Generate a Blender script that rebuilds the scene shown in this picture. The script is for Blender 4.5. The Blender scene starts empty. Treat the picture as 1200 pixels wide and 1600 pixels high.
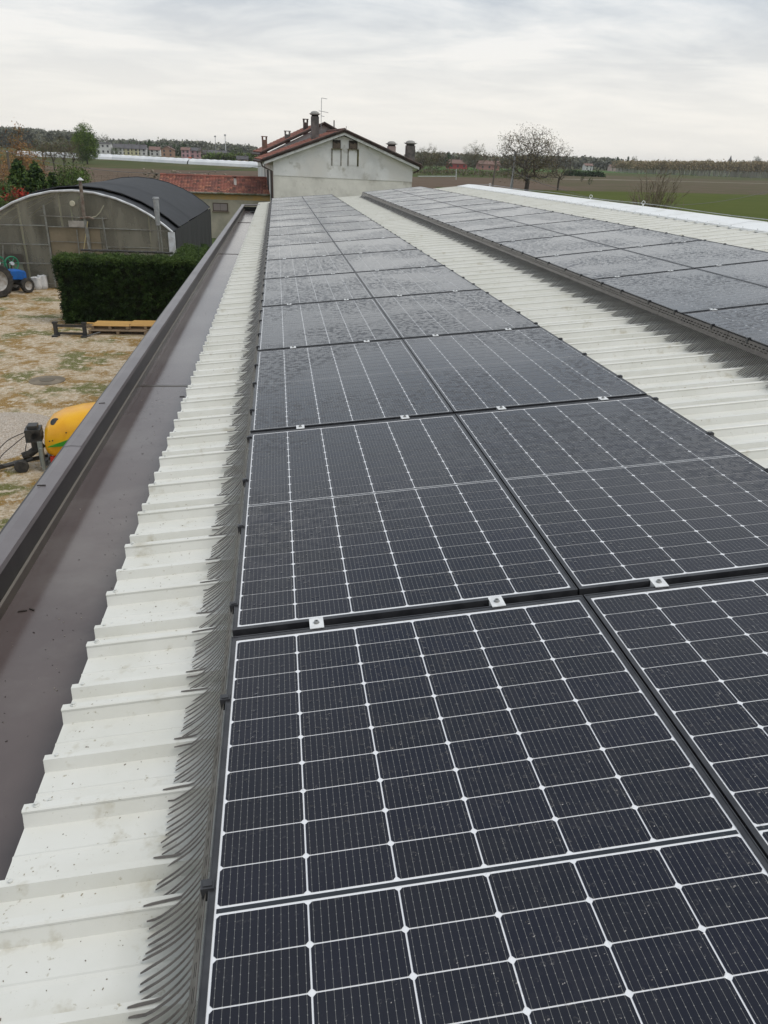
import bpy, math, random
import numpy as np
from mathutils import Matrix, Vector
R = math.radians
sc = bpy.context.scene
C = sc.collection

# ------------------------------------------------------------------ camera
cam_d = bpy.data.cameras.new('camera')
cam_d.sensor_fit = 'VERTICAL'
cam_d.sensor_height = 36.0
cam_d.lens = 26.44
cam_d.clip_start = 0.05
cam_d.clip_end = 12000
cam = bpy.data.objects.new('camera', cam_d)
C.objects.link(cam)
CR = Vector((0.99095972, -0.12925152, 0.03595662))
CU = Vector((0.02323190, 0.42928704, 0.90286927))
CF = Vector((0.13213294, 0.89387174, -0.42840892))
CAM = Vector((0.1716, -2.0082, 6.6))
cam.matrix_world = Matrix((( CR.x, CU.x, -CF.x, CAM.x), (CR.y, CU.y, -CF.y, CAM.y), (CR.z, CU.z, -CF.z, CAM.z), (0, 0, 0, 1)))
sc.camera = cam

# ------------------------------------------------------------------ sky, sun, exposure
SUN_EL, SUN_AZ = R(56), R(112)          # azimuth measured from +Y towards +X
w = bpy.data.worlds.new('World')
sc.world = w
w.use_nodes = True
nt = w.node_tree
nt.nodes.clear()
def N(t, **k):
    n = nt.nodes.new(t)
    for a, b in k.items(): setattr(n, a, b)
    return n
def Lk(a, b): nt.links.new(a, b)
sky = N('ShaderNodeTexSky', sky_type='NISHITA')
sky.sun_disc = False
sky.sun_elevation = SUN_EL
sky.sun_rotation = SUN_AZ
sky.air_density = 1.0; sky.dust_density = 2.0
tc = N('ShaderNodeTexCoord')
sep = N('ShaderNodeSeparateXYZ'); Lk(tc.outputs['Generated'], sep.inputs[0])
# flat cloud deck: direction / (height + small) so that the clouds flatten towards the horizon
zc = N('ShaderNodeMath', operation='MAXIMUM'); Lk(sep.outputs['Z'], zc.inputs[0]); zc.inputs[1].default_value = 0.0
za = N('ShaderNodeMath', operation='ADD'); Lk(zc.outputs[0], za.inputs[0]); za.inputs[1].default_value = 0.13
dv = N('ShaderNodeVectorMath', operation='DIVIDE')
cb = N('ShaderNodeCombineXYZ')
for i in range(2): Lk(za.outputs[0], cb.inputs[i])
cb.inputs[2].default_value = 1.0
Lk(tc.outputs['Generated'], dv.inputs[0]); Lk(cb.outputs[0], dv.inputs[1])
mp = N('ShaderNodeMapping'); Lk(dv.outputs[0], mp.inputs[0])
mp.inputs['Rotation'].default_value = (0, 0, R(-12)); mp.inputs['Scale'].default_value = (0.80, 1.15, 0.25)
mp.inputs['Location'].default_value = (3.1, 1.7, 0)
n1 = N('ShaderNodeTexNoise'); Lk(mp.outputs[0], n1.inputs[0])
n1.inputs['Scale'].default_value = 1.15; n1.inputs['Detail'].default_value = 7; n1.inputs['Roughness'].default_value = 0.60; n1.inputs['Distortion'].default_value = 0.35
rp = N('ShaderNodeValToRGB'); Lk(n1.outputs['Fac'], rp.inputs[0])
e = rp.color_ramp.elements
e[0].position = 0.40; e[0].color = (0.43, 0.50, 0.59, 1)
e[1].position = 0.60; e[1].color = (0.87, 0.885, 0.90, 1)
x = rp.color_ramp.elements.new(0.50); x.color = (0.64, 0.695, 0.75, 1)
# warm pale band towards the horizon
hz = N('ShaderNodeMapRange'); Lk(sep.outputs['Z'], hz.inputs[0])
hz.inputs[1].default_value = 0.0; hz.inputs[2].default_value = 0.26; hz.inputs[3].default_value = 0.88; hz.inputs[4].default_value = 0.0
hz.interpolation_type = 'SMOOTHERSTEP'
mx = N('ShaderNodeMix', data_type='RGBA'); Lk(hz.outputs[0], mx.inputs[0]); Lk(rp.outputs[0], mx.inputs[6]); mx.inputs[7].default_value = (0.93, 0.895, 0.83, 1)
sc8 = N('ShaderNodeVectorMath', operation='SCALE'); Lk(mx.outputs[2], sc8.inputs[0]); sc8.inputs['Scale'].default_value = 9.6
m2 = N('ShaderNodeMix', data_type='RGBA'); m2.inputs[0].default_value = 0.94
Lk(sky.outputs[0], m2.inputs[6]); Lk(sc8.outputs[0], m2.inputs[7])
bg = N('ShaderNodeBackground'); bg.inputs[1].default_value = 0.1
Lk(m2.outputs[2], bg.inputs[0])
wo = N('ShaderNodeOutputWorld'); Lk(bg.outputs[0], wo.inputs[0])

sun_d = bpy.data.lights.new('sun', 'SUN')
sun_d.energy = 1.5
sun_d.angle = R(28)
sun_d.color = (1.0, 0.96, 0.9)
sun = bpy.data.objects.new('sun', sun_d)
C.objects.link(sun)
sd = Vector((math.sin(SUN_AZ) * math.cos(SUN_EL), math.cos(SUN_AZ) * math.cos(SUN_EL), math.sin(SUN_EL)))
sun.rotation_euler = sd.to_track_quat('Z', 'Y').to_euler()
sc.view_settings.view_transform = 'Standard'
sc.view_settings.look = 'None'
sc.view_settings.gamma = 1
sc.view_settings.exposure = 0.14
sc.view_settings.use_curve_mapping = False

# ------------------------------------------------------------------ material helpers
def mat(name, col, rough=0.7, col2=None, scale=5.0, detail=4, lo=0.4, hi=0.6, bump=0.0, bscale=None, bdist=0.01, metal=0.0,
        coords='Object', stretch=None, spec=0.5, extra=None):
    m = bpy.data.materials.new(name); m.use_nodes = True
    t = m.node_tree; t.nodes.clear()
    out = t.nodes.new('ShaderNodeOutputMaterial'); b = t.nodes.new('ShaderNodeBsdfPrincipled')
    t.links.new(b.outputs[0], out.inputs[0])
    b.inputs['Roughness'].default_value = rough; b.inputs['Metallic'].default_value = metal
    b.inputs['Specular IOR Level'].default_value = spec
    b.inputs['Base Color'].default_value = (*col, 1)
    vec = None
    if col2 is not None or bump or extra:
        if coords == 'Position':
            g = t.nodes.new('ShaderNodeNewGeometry'); vec = g.outputs['Position']
        else:
            g = t.nodes.new('ShaderNodeTexCoord'); vec = g.outputs[coords]
        if stretch:
            mp = t.nodes.new('ShaderNodeMapping'); mp.inputs['Scale'].default_value = stretch
            t.links.new(vec, mp.inputs[0]); vec = mp.outputs[0]
    last = None
    if col2 is not None:
        n = t.nodes.new('ShaderNodeTexNoise'); n.inputs['Scale'].default_value = scale; n.inputs['Detail'].default_value = detail
        n.inputs['Roughness'].default_value = 0.6
        t.links.new(vec, n.inputs[0])
        r = t.nodes.new('ShaderNodeMapRange'); r.inputs[1].default_value = lo; r.inputs[2].default_value = hi
        t.links.new(n.outputs[0], r.inputs[0])
        mx = t.nodes.new('ShaderNodeMix'); mx.data_type = 'RGBA'
        t.links.new(r.outputs[0], mx.inputs[0]); mx.inputs[6].default_value = (*col, 1); mx.inputs[7].default_value = (*col2, 1)
        last = mx.outputs[2]
    for (c3, s3, l3, h3) in (extra or []):
        n = t.nodes.new('ShaderNodeTexNoise'); n.inputs['Scale'].default_value = s3; n.inputs['Detail'].default_value = 5
        n.inputs['Roughness'].default_value = 0.62
        t.links.new(vec, n.inputs[0])
        r = t.nodes.new('ShaderNodeMapRange'); r.inputs[1].default_value = l3; r.inputs[2].default_value = h3
        t.links.new(n.outputs[0], r.inputs[0])
        mx = t.nodes.new('ShaderNodeMix'); mx.data_type = 'RGBA'
        t.links.new(r.outputs[0], mx.inputs[0])
        if last: t.links.new(last, mx.inputs[6])
        else: mx.inputs[6].default_value = (*col, 1)
        mx.inputs[7].default_value = (*c3, 1)
        last = mx.outputs[2]
    if last: t.links.new(last, b.inputs['Base Color'])
    if bump:
        n = t.nodes.new('ShaderNodeTexNoise'); n.inputs['Scale'].default_value = bscale or scale * 3; n.inputs['Detail'].default_value = 4
        t.links.new(vec, n.inputs[0])
        bn = t.nodes.new('ShaderNodeBump'); bn.inputs['Strength'].default_value = bump; bn.inputs['Distance'].default_value = bdist
        t.links.new(n.outputs[0], bn.inputs['Height']); t.links.new(bn.outputs[0], b.inputs['Normal'])
    return m
def bsdf(m): return [n for n in m.node_tree.nodes if n.type == 'BSDF_PRINCIPLED'][0]

# ------------------------------------------------------------------ mesh helpers
class MB:
    def __init__(s): s.v = []; s.f = []; s.m = []; s.mi = 0
    def add(s, vs, fs):
        o = len(s.v); s.v += [tuple(p) for p in vs]
        for f in fs: s.f.append(tuple(i + o for i in f)); s.m.append(s.mi)
    def box(s, a, b):
        (x0, y0, z0), (x1, y1, z1) = a, b
        s.add([(x0, y0, z0), (x1, y0, z0), (x1, y1, z0), (x0, y1, z0), (x0, y0, z1), (x1, y0, z1), (x1, y1, z1), (x0, y1, z1)],
              [(0, 3, 2, 1), (4, 5, 6, 7), (0, 1, 5, 4), (1, 2, 6, 5), (2, 3, 7, 6), (3, 0, 4, 7)])
    def hexa(s, p):   # 8 points, bottom ring then top ring
        s.add(p, [(0, 3, 2, 1), (4, 5, 6, 7), (0, 1, 5, 4), (1, 2, 6, 5), (2, 3, 7, 6), (3, 0, 4, 7)])
    def quad(s, *p): s.add(p, [tuple(range(len(p)))])
    def tube(s, pts, r, n=6, caps=True):
        pts = [Vector(p) for p in pts]; rs = r if isinstance(r, (list, tuple)) else [r] * len(pts)
        o = len(s.v); ref = Vector((0.13, 0.31, 0.94)).normalized()
        for i, p in enumerate(pts):
            d = (pts[min(i + 1, len(pts) - 1)] - pts[max(i - 1, 0)])
            d = d.normalized() if d.length > 1e-9 else Vector((0, 0, 1))
            if abs(d.dot(ref)) > 0.97: rr = Vector((1, 0, 0))
            else: rr = ref
            a = d.cross(rr).normalized(); b = d.cross(a)
            for k in range(n):
                t = 2 * math.pi * k / n
                s.v.append(tuple(p + (a * math.cos(t) + b * math.sin(t)) * rs[i]))
        for i in range(len(pts) - 1):
            for k in range(n):
                s.f.append((o + i * n + k, o + i * n + (k + 1) % n, o + (i + 1) * n + (k + 1) % n, o + (i + 1) * n + k)); s.m.append(s.mi)
        if caps:
            s.f.append(tuple(o + k for k in range(n))); s.m.append(s.mi)
            s.f.append(tuple(o + (len(pts) - 1) * n + k for k in reversed(range(n)))); s.m.append(s.mi)
    def lathe(s, prof, c, axis='Z', n=16, caps=True):   # prof: (radius, height) list
        o = len(s.v)
        for (r, h) in prof:
            for k in range(n):
                t = 2 * math.pi * k / n; a, b = r * math.cos(t), r * math.sin(t)
                p = {'Z': (a, b, h), 'Y': (a, h, b), 'X': (h, a, b)}[axis]
                s.v.append((c[0] + p[0], c[1] + p[1], c[2] + p[2]))
        for i in range(len(prof) - 1):
            for k in range(n):
                s.f.append((o + i * n + k, o + i * n + (k + 1) % n, o + (i + 1) * n + (k + 1) % n, o + (i + 1) * n + k)); s.m.append(s.mi)
        if not caps: return
        s.f.append(tuple(o + k for k in range(n))); s.m.append(s.mi)
        s.f.append(tuple(o + (len(prof) - 1) * n + k for k in range(n))); s.m.append(s.mi)
    def mesh(s, name, mats, smooth=False):
        me = bpy.data.meshes.new(name); me.from_pydata(s.v, [], s.f)
        for m in (mats if isinstance(mats, (list, tuple)) else [mats]): me.materials.append(m)
        if len(me.materials) > 1: me.polygons.foreach_set('material_index', s.m)
        if smooth: me.polygons.foreach_set('use_smooth', [True] * len(me.polygons))
        me.update(); return me
    def build(s, name, mats, parent=None, smooth=False):
        return link(name, s.mesh(name, mats, smooth), parent)
def link(name, me, parent=None, mw=None):
    o = bpy.data.objects.new(name, me); C.objects.link(o)
    if parent is not None: o.parent = parent
    if mw is not None: o.matrix_basis = mw
    return o
def tag(o, label=None, cat=None, group=None, kind=None):
    for k, v in (('label', label), ('category', cat), ('group', group), ('kind', kind)):
        if v: o[k] = v
    return o
def thing(name, label, cat, loc=(0, 0, 0), rz=0.0, group=None, mw=None):
    o = bpy.data.objects.new(name, None); C.objects.link(o); o.empty_display_size = 0.2
    if mw is not None: o.matrix_basis = mw
    else: o.location = loc; o.rotation_euler = (0, 0, rz)
    return tag(o, label, cat, group)
def structure(o): o['kind'] = 'structure'; return o
def stuff(o): o['kind'] = 'stuff'; return o
ORD = ['first', 'second', 'third', 'fourth', 'fifth', 'sixth', 'seventh', 'eighth', 'ninth', 'tenth', 'eleventh', 'twelfth', 'thirteenth', 'fourteenth',
       'fifteenth', 'sixteenth', 'seventeenth', 'eighteenth', 'nineteenth', 'twentieth', 'twenty-first', 'twenty-second', 'twenty-third', 'twenty-fourth',
       'twenty-fifth', 'twenty-sixth', 'twenty-seventh', 'twenty-eighth', 'twenty-ninth', 'thirtieth', 'thirty-first', 'thirty-second']

# ------------------------------------------------------------------ roof frame: the roof falls away from the camera by half a degree
DL = R(0.5)
RM = Matrix(((1, 0, 0), (0, math.cos(DL), math.sin(DL)), (0, -math.sin(DL), math.cos(DL))))
C0 = Vector((0.1716, -2.0082, 1.36941))
T = Matrix.Translation(CAM) @ RM.to_4x4() @ Matrix.Translation(-C0)
S1, S2 = R(5.191), R(6.747)
A2 = Vector((3.4924, 0, 0.325))
def slope(s, org=Vector((0, 0, 0))):
    return Matrix.Translation(org) @ Matrix(((math.cos(s), 0, -math.sin(s), 0), (0, 1, 0, 0), (math.sin(s), 0, math.cos(s), 0), (0, 0, 0, 1)))
M1 = T @ slope(S1)                 # near array plane: (across, along, above the glass)
M2 = T @ slope(S2, A2)             # far array plane
def W(x, y, z): return tuple(T @ Vector((x, y, z)))
U_E, BEND = -0.545, 3.33           # eave and bend, measured along the slope
CREST, PAN = -0.156, -0.203
U2_RIDGE = 4.38
def rp1(u, h): return (u * math.cos(S1) - h * math.sin(S1), u * math.sin(S1) + h * math.cos(S1))
def rp2(u, h): return (A2.x + u * math.cos(S2) - h * math.sin(S2), A2.z + u * math.sin(S2) + h * math.cos(S2))

# sheet profile over one cover width (offset, height), ribs of two kinds: sharp tall ones and softer ones
PER = 1.095
RIBS = [(0.0, 'A'), (0.115, 'B'), (0.343, 'A'), (0.462, 'B'), (0.689, 'A'), (0.884, 'B')]
def profile():
    p = []
    for (o, k) in RIBS:
        if k == 'A': p += [(o - 0.019, PAN), (o - 0.0035, CREST - 0.0075), (o - 0.0065, CREST - 0.0035), (o - 0.002, CREST), (o + 0.020, CREST - 0.001), (o + 0.040, PAN + 0.001)]
        else: p += [(o - 0.015, PAN + 0.001), (o - 0.003, CREST - 0.010), (o + 0.018, CREST - 0.010), (o + 0.036, PAN + 0.001)]
        nxt = {0.0: None, 0.115: 0.230, 0.343: None, 0.462: 0.575, 0.689: 0.785, 0.884: 0.985}[o]
        if nxt: p += [(nxt - 0.008, PAN + 0.001), (nxt, PAN + 0.0045), (nxt + 0.008, PAN + 0.001)]
    p.append((PER - 0.0195, PAN))
    return p
PROF = profile()
def surf_h(v):
    t = (v + 0.019) % PER - 0.019
    for (a, b) in zip(PROF[:-1], PROF[1:]):
        if a[0] <= t <= b[0]: return a[1] + (b[1] - a[1]) * (t - a[0]) / max(b[0] - a[0], 1e-6)
    return PAN
V0 = 1.060     # where a sharp rib stands

# ================================================================== MATERIALS
random.seed(4); np.random.seed(4)
M = {}
M['sheet'] = mat('cream_sheet', (0.70, 0.69, 0.635), 0.40, (0.63, 0.62, 0.555), 3.0, 5, 0.42, 0.72, bump=0.08, bscale=14, bdist=0.002, coords='Position',
                 extra=[((0.35, 0.31, 0.22), 46.0, 0.64, 0.74), ((0.44, 0.40, 0.30), 8.0, 0.60, 0.80), ((0.30, 0.26, 0.18), 90.0, 0.68, 0.76)])
M['ridge'] = mat('ridge_white', (0.82, 0.82, 0.80), 0.35, (0.62, 0.61, 0.56), 2.5, 4, 0.5, 0.75, coords='Position')
M['black_alu'] = mat('black_anodised', (0.030, 0.030, 0.033), 0.26, (0.045, 0.045, 0.048), 18, 3, spec=0.5, coords='Position')
M['rail'] = mat('rail_black', (0.008, 0.008, 0.008), 0.7)
M['comb'] = mat('brown_plastic', (0.090, 0.078, 0.068), 0.34, (0.125, 0.110, 0.096), 12, 3, coords='Position', bump=0.1, bscale=60, bdist=0.001)
M['slot'] = mat('slot_dark', (0.006, 0.006, 0.006), 0.9)
M['alu'] = mat('mill_aluminium', (0.80, 0.80, 0.79), 0.45, (0.68, 0.68, 0.67), 30, 2, metal=0.15, coords='Position')
M['bolt'] = mat('steel_bolt', (0.35, 0.35, 0.34), 0.35, metal=0.8)
M['gutter'] = mat('gutter_membrane', (0.100, 0.078, 0.074), 0.15, (0.122, 0.098, 0.093), 1.3, 5, 0.4, 0.65, bump=0.06, bscale=3.0, bdist=0.004, coords='Position',
                  extra=[((0.16, 0.145, 0.12), 70.0, 0.70, 0.74), ((0.155, 0.135, 0.125), 1.1, 0.52, 0.72)])
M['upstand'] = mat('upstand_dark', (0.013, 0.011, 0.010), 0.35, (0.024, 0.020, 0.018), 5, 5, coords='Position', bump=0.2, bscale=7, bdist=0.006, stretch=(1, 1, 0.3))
M['flash'] = mat('flashing_brown', (0.055, 0.044, 0.034), 0.3, (0.075, 0.06, 0.046), 8, 4, coords='Position')
M['cap'] = mat('coping_grey', (0.125, 0.110, 0.112), 0.34, (0.165, 0.148, 0.150), 2.6, 5, 0.4, 0.7, coords='Position', bump=0.1, bscale=12, bdist=0.003)
M['render'] = mat('wall_render', (0.36, 0.33, 0.28), 0.9, (0.30, 0.27, 0.22), 1.2, 5, coords='Position')

def panel_material(name, base, lines=False):
    m = bpy.data.materials.new(name); m.use_nodes = True
    t = m.node_tree; t.nodes.clear(); Ln = t.links.new
    nn = t.nodes.new
    out = nn('ShaderNodeOutputMaterial'); b = nn('ShaderNodeBsdfPrincipled'); Ln(b.outputs[0], out.inputs[0])
    b.inputs['Sheen Weight'].default_value = 0.5; b.inputs['Sheen Roughness'].default_value = 0.2; b.inputs['Roughness'].default_value = 0.22; b.inputs['IOR'].default_value = 1.5
    g = nn('ShaderNodeNewGeometry'); pos = g.outputs['Position']
    n0 = nn('ShaderNodeTexNoise'); n0.inputs['Scale'].default_value = 1.1; n0.inputs['Detail'].default_value = 3; Ln(pos, n0.inputs[0])
    # droplets and runnels of rain on the glass
    n1 = nn('ShaderNodeTexVoronoi'); n1.inputs['Scale'].default_value = 52
    nd = nn('ShaderNodeTexNoise'); nd.inputs['Scale'].default_value = 70; Ln(pos, nd.inputs[0])
    va = nn('ShaderNodeVectorMath'); va.operation = 'MULTIPLY_ADD'; Ln(nd.outputs[1], va.inputs[0]); va.inputs[1].default_value = (0.014, 0.014, 0.014); Ln(pos, va.inputs[2]); Ln(va.outputs[0], n1.inputs[0])
    r1 = nn('ShaderNodeMapRange'); r1.inputs[1].default_value = 0.36; r1.inputs[2].default_value = 0.10; r1.interpolation_type = 'SMOOTHSTEP'; Ln(n1.outputs[0], r1.inputs[0])
    sv = nn('ShaderNodeSeparateColor'); Ln(n1.outputs['Color'], sv.inputs[0]); gt = nn('ShaderNodeMath'); gt.operation = 'GREATER_THAN'; Ln(sv.outputs[0], gt.inputs[0]); gt.inputs[1].default_value = 0.45
    m0 = nn('ShaderNodeMath'); m0.operation = 'MULTIPLY'; Ln(r1.outputs[0], m0.inputs[0]); Ln(gt.outputs[0], m0.inputs[1])
    oi = nn('ShaderNodeObjectInfo')
    r0 = nn('ShaderNodeMapRange'); r0.inputs[1].default_value = 0.42; r0.inputs[2].default_value = 0.54; r0.inputs[3].default_value = 0.25; r0.inputs[4].default_value = 1.0; Ln(n0.outputs[0], r0.inputs[0])
    nb = nn('ShaderNodeTexNoise'); nb.inputs['Scale'].default_value = 25; nb.inputs['Detail'].default_value = 2.5; nb.inputs['Roughness'].default_value = 0.6; Ln(pos, nb.inputs[0])
    rb_ = nn('ShaderNodeMapRange'); rb_.inputs[1].default_value = 0.48; rb_.inputs[2].default_value = 0.555; Ln(nb.outputs[0], rb_.inputs[0])
    mb_ = nn('ShaderNodeMath'); mb_.operation = 'MULTIPLY'; Ln(rb_.outputs[0], mb_.inputs[0]); Ln(r0.outputs[0], mb_.inputs[1])
    ms_ = nn('ShaderNodeMapRange'); ms_.inputs[3].default_value = 1.0; ms_.inputs[4].default_value = 0.0; Ln(mb_.outputs[0], ms_.inputs[0]); Ln(ms_.outputs[0], b.inputs['Sheen Weight'])
    mr_ = nn('ShaderNodeMapRange'); mr_.inputs[3].default_value = 0.14; mr_.inputs[4].default_value = 0.34; Ln(mb_.outputs[0], mr_.inputs[0]); Ln(mr_.outputs[0], b.inputs['Roughness'])
    mu = nn('ShaderNodeMath'); mu.operation = 'MULTIPLY'; Ln(m0.outputs[0], mu.inputs[0]); Ln(r0.outputs[0], mu.inputs[1])
    bn = nn('ShaderNodeBump'); bn.inputs['Strength'].default_value = 0.8; bn.inputs['Distance'].default_value = 0.0022
    Ln(mu.outputs[0], bn.inputs['Height']); Ln(bn.outputs[0], b.inputs['Normal'])
    # thin film of dirt: slightly lifts the base
    n2 = nn('ShaderNodeTexNoise'); n2.inputs['Scale'].default_value = 5; n2.inputs['Detail'].default_value = 6; Ln(pos, n2.inputs[0])
    mx = nn('ShaderNodeMix'); mx.data_type = 'RGBA'
    r2 = nn('ShaderNodeMapRange'); r2.inputs[1].default_value = 0.35; r2.inputs[2].default_value = 0.75; r2.inputs[3].default_value = 0.0; r2.inputs[4].default_value = 0.014; Ln(n2.outputs[0], r2.inputs[0])
    Ln(r2.outputs[0], mx.inputs[0]); mx.inputs[7].default_value = (0.20, 0.19, 0.17, 1)
    if lines:
        uv = nn('ShaderNodeUVMap'); uv.uv_map = 'UVMap'
        s = nn('ShaderNodeSeparateXYZ'); Ln(uv.outputs[0], s.inputs[0])
        def mth(op, a, b_=None, c=None):
            q = nn('ShaderNodeMath'); q.operation = op
            for i, z in enumerate((a, b_, c)):
                if z is None: continue
                if isinstance(z, (int, float)): q.inputs[i].default_value = z
                else: Ln(z, q.inputs[i])
            return q.outputs[0]
        d = mth('ABSOLUTE', mth('SUBTRACT', mth('FRACT', mth('MULTIPLY', s.outputs[0], 12.0)), 0.5))
        ln = mth('LESS_THAN', d, 0.020)
        dots = mth('MULTIPLY', mth('LESS_THAN', d, 0.055), mth('LESS_THAN', mth('ABSOLUTE', mth('SUBTRACT', mth('FRACT', mth('ADD', mth('MULTIPLY', s.outputs[1], 5.0), 0.5)), 0.5)), 0.06))
        any_ = mth('MAXIMUM', ln, dots)
        # cell to cell tint
        mc = nn('ShaderNodeMix'); mc.data_type = 'RGBA'; mc.inputs[6].default_value = (*base, 1); mc.inputs[7].default_value = (base[0] * 0.97, base[1] * 1.0, base[2] * 1.28, 1)
        Ln(oi.outputs['Random'], mc.inputs[0])
        ml = nn('ShaderNodeMix'); ml.data_type = 'RGBA'; Ln(any_, ml.inputs[0]); Ln(mc.outputs[2], ml.inputs[6]); ml.inputs[7].default_value = (0.21, 0.205, 0.19, 1)
        Ln(ml.outputs[2], mx.inputs[6])
    else: mx.inputs[6].default_value = (*base, 1)
    Ln(mx.outputs[2], b.inputs['Base Color'])
    return m
M['cell'] = panel_material('solar_cell', (0.0040, 0.0040, 0.0095), True)
M['back'] = panel_material('white_backsheet', (0.78, 0.78, 0.79))
M['strip'] = panel_material('junction_strip', (0.018, 0.021, 0.026))

# ================================================================== GROUND (the yard and the fields out to the horizon)
def poly(name, pts, z, m, kind='structure'):
    mb = MB(); mb.quad(*[(p[0], p[1], z) for p in pts]); o = mb.build(name, m); o['kind'] = kind; return o
gm = mat('meadow', (0.066, 0.075, 0.028), 1.0, (0.105, 0.090, 0.045), 0.02, 6, 0.4, 0.6, coords='Position', extra=[((0.05, 0.085, 0.022), 0.09, 0.45, 0.7), ((0.13, 0.115, 0.06), 0.6, 0.58, 0.8)])
gr = MB(); gr.quad((-3000, -400, 0), (3500, -400, 0), (3500, 3600, 0), (-3000, 3600, 0)); g = gr.build('ground', gm); structure(g)
plow = mat('plowed_soil', (0.110, 0.078, 0.056), 1.0, (0.140, 0.105, 0.075), 0.05, 6, 0.4, 0.6, coords='Position', stretch=(1, 3, 1), bump=0.4, bscale=1.6, bdist=0.1)
soil2 = mat('weedy_soil', (0.115, 0.088, 0.060), 0.95, (0.085, 0.080, 0.038), 0.08, 6, 0.4, 0.62, coords='Position', extra=[((0.16, 0.13, 0.09), 0.8, 0.6, 0.75)])
green = mat('young_wheat', (0.070, 0.088, 0.016), 1.0, (0.084, 0.098, 0.022), 0.06, 6, 0.4, 0.65, coords='Position', extra=[((0.09, 0.085, 0.035), 0.35, 0.6, 0.8)])
green2 = mat('bright_wheat', (0.055, 0.125, 0.030), 0.9, (0.075, 0.120, 0.035), 0.02, 4, coords='Position')
for m_ in (gm, plow, soil2, green, green2): bsdf(m_).inputs['Specular IOR Level'].default_value = 0.05
track = mat('pale_track', (0.27, 0.22, 0.16), 0.95, (0.20, 0.16, 0.12), 0.3, 4, coords='Position')
grass = mat('lawn', (0.055, 0.095, 0.020), 0.95, (0.080, 0.105, 0.028), 0.6, 5, coords='Position', bump=0.5, bscale=8, bdist=0.05)
moss = [((0.66, 0.58, 0.47), 7.0, 0.50, 0.62), ((0.27, 0.155, 0.030), 0.9, 0.47, 0.57), ((0.115, 0.120, 0.020), 0.55, 0.52, 0.60), ((0.56, 0.47, 0.35), 4.2, 0.53, 0.62), ((0.15, 0.11, 0.05), 15.0, 0.55, 0.66), ((0.62, 0.55, 0.45), 30.0, 0.57, 0.66), ((0.17, 0.12, 0.07), 48.0, 0.57, 0.64)]
gravel = mat('mossy_gravel', (0.41, 0.305, 0.18), 0.95, (0.50, 0.39, 0.26), 1.6, 6, 0.4, 0.6, coords='Position', extra=moss, bump=0.9, bscale=34, bdist=0.03, stretch=(1, 1, 1))
poly('gravel_yard', [(-30, -12), (-1.25, -12), (-1.25, 34), (-3.2, 39.6), (-30, 41.5)], 0.004, gravel)
poly('lawn', [(-5.2, 36), (-1.0, 36), (-1.0, 69), (-12, 69), (-12, 57), (-4.6, 57)], 0.008, grass)
# right of the roof
poly('green_field', [(8, 60), (160, -30), (330, 190), (167, 256), (143, 222), (110, 214), (65, 197), (40, 196)], 0.012, green)
poly('rough_field', [(40, 197), (66, 198), (110, 215), (144, 222.5), (168, 257), (331, 191), (470, 330), (270, 417), (172, 374), (121, 338), (60, 290)], 0.004, soil2)
poly('plowed_field', [(9, 120), (38, 170), (38.5, 195), (66, 199.5), (84, 215), (95, 320), (70, 306), (50, 284), (20, 300), (9, 300)], 0.016, plow)
poly('farm_track', [(120, 336), (173, 374), (270, 418), (520, 500), (522, 506), (268, 424), (170, 380), (118, 342)], 0.008, track)
poly('wheat_strip', [(40, 420), (88, 470), (137, 495), (250, 640), (560, 780), (700, 900), (380, 860), (60, 560)], 0.004, green2)
poly('dark_strip', [(118, 344), (170, 382), (268, 426), (560, 524), (760, 640), (233, 504), (176, 489), (60, 400)], 0.012, soil2)
# left of the roof
poly('brown_field', [(-90, 120), (-18, 118), (-3, 160), (6, 180), (6, 300), (-35, 262), (-60, 262), (-110, 262)], 0.004, plow)
poly('far_plowed_field', [(-140, 474), (-40, 436), (20, 400), (30, 540), (-20, 575), (-110, 580), (-190, 600)], 0.004, plow)
rd = poly('road', [(-260, 600), (-47, 628), (60, 640), (60, 647), (-48, 635), (-262, 607)], 0.008, track)
tm = mat('manhole_concrete', (0.22, 0.18, 0.13), 0.9, (0.15, 0.125, 0.09), 3, 4, coords='Position')
mb = MB(); mb.lathe([(0.0, 0.0), (0.52, 0.0), (0.52, 0.020), (0.40, 0.028), (0.0, 0.028)], (0, 0, 0), n=24)
mh = thing('manhole_cover', 'round grey concrete manhole cover sunk in the mossy gravel yard', 'manhole', (-6.9, 21.6, 0.004))
mb.build('slab', tm, mh)
mb = MB(); mb.lathe([(0.0, 0.029), (0.22, 0.029), (0.22, 0.040), (0.0, 0.040)], (0, 0, 0), n=20); mb.build('lid', mat('lid_iron', (0.13, 0.11, 0.08), 0.8), mh)
# gravel heap at the left frame edge
def heap(name, label, cx, cy, rx, ry, h, m, n=48):
    mb = MB(); rng = np.random.RandomState(7)
    vs = []; 
    for j in range(n + 1):
        for i in range(n + 1):
            a = (i / n - 0.5) * 2; b = (j / n - 0.5) * 2; r = math.sqrt(a * a + b * b)
            z = h * max(0, 1 - r ** 1.7) + (rng.rand() - 0.5) * 0.035 * (r < 0.97)
            vs.append((cx + a * rx, cy + b * ry, max(z, -0.01)))
    fs = [(j * (n + 1) + i, j * (n + 1) + i + 1, (j + 1) * (n + 1) + i + 1, (j + 1) * (n + 1) + i) for j in range(n) for i in range(n)]
    mb.add(vs, fs); return mb.build(name, m, smooth=False)
pebble = mat('pale_pebbles', (0.42, 0.35, 0.28), 0.9, (0.62, 0.56, 0.49), 30, 3, 0.45, 0.6, coords='Position', bump=1.0, bscale=40, bdist=0.04, extra=[((0.20, 0.15, 0.11), 55, 0.55, 0.66)])
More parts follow.
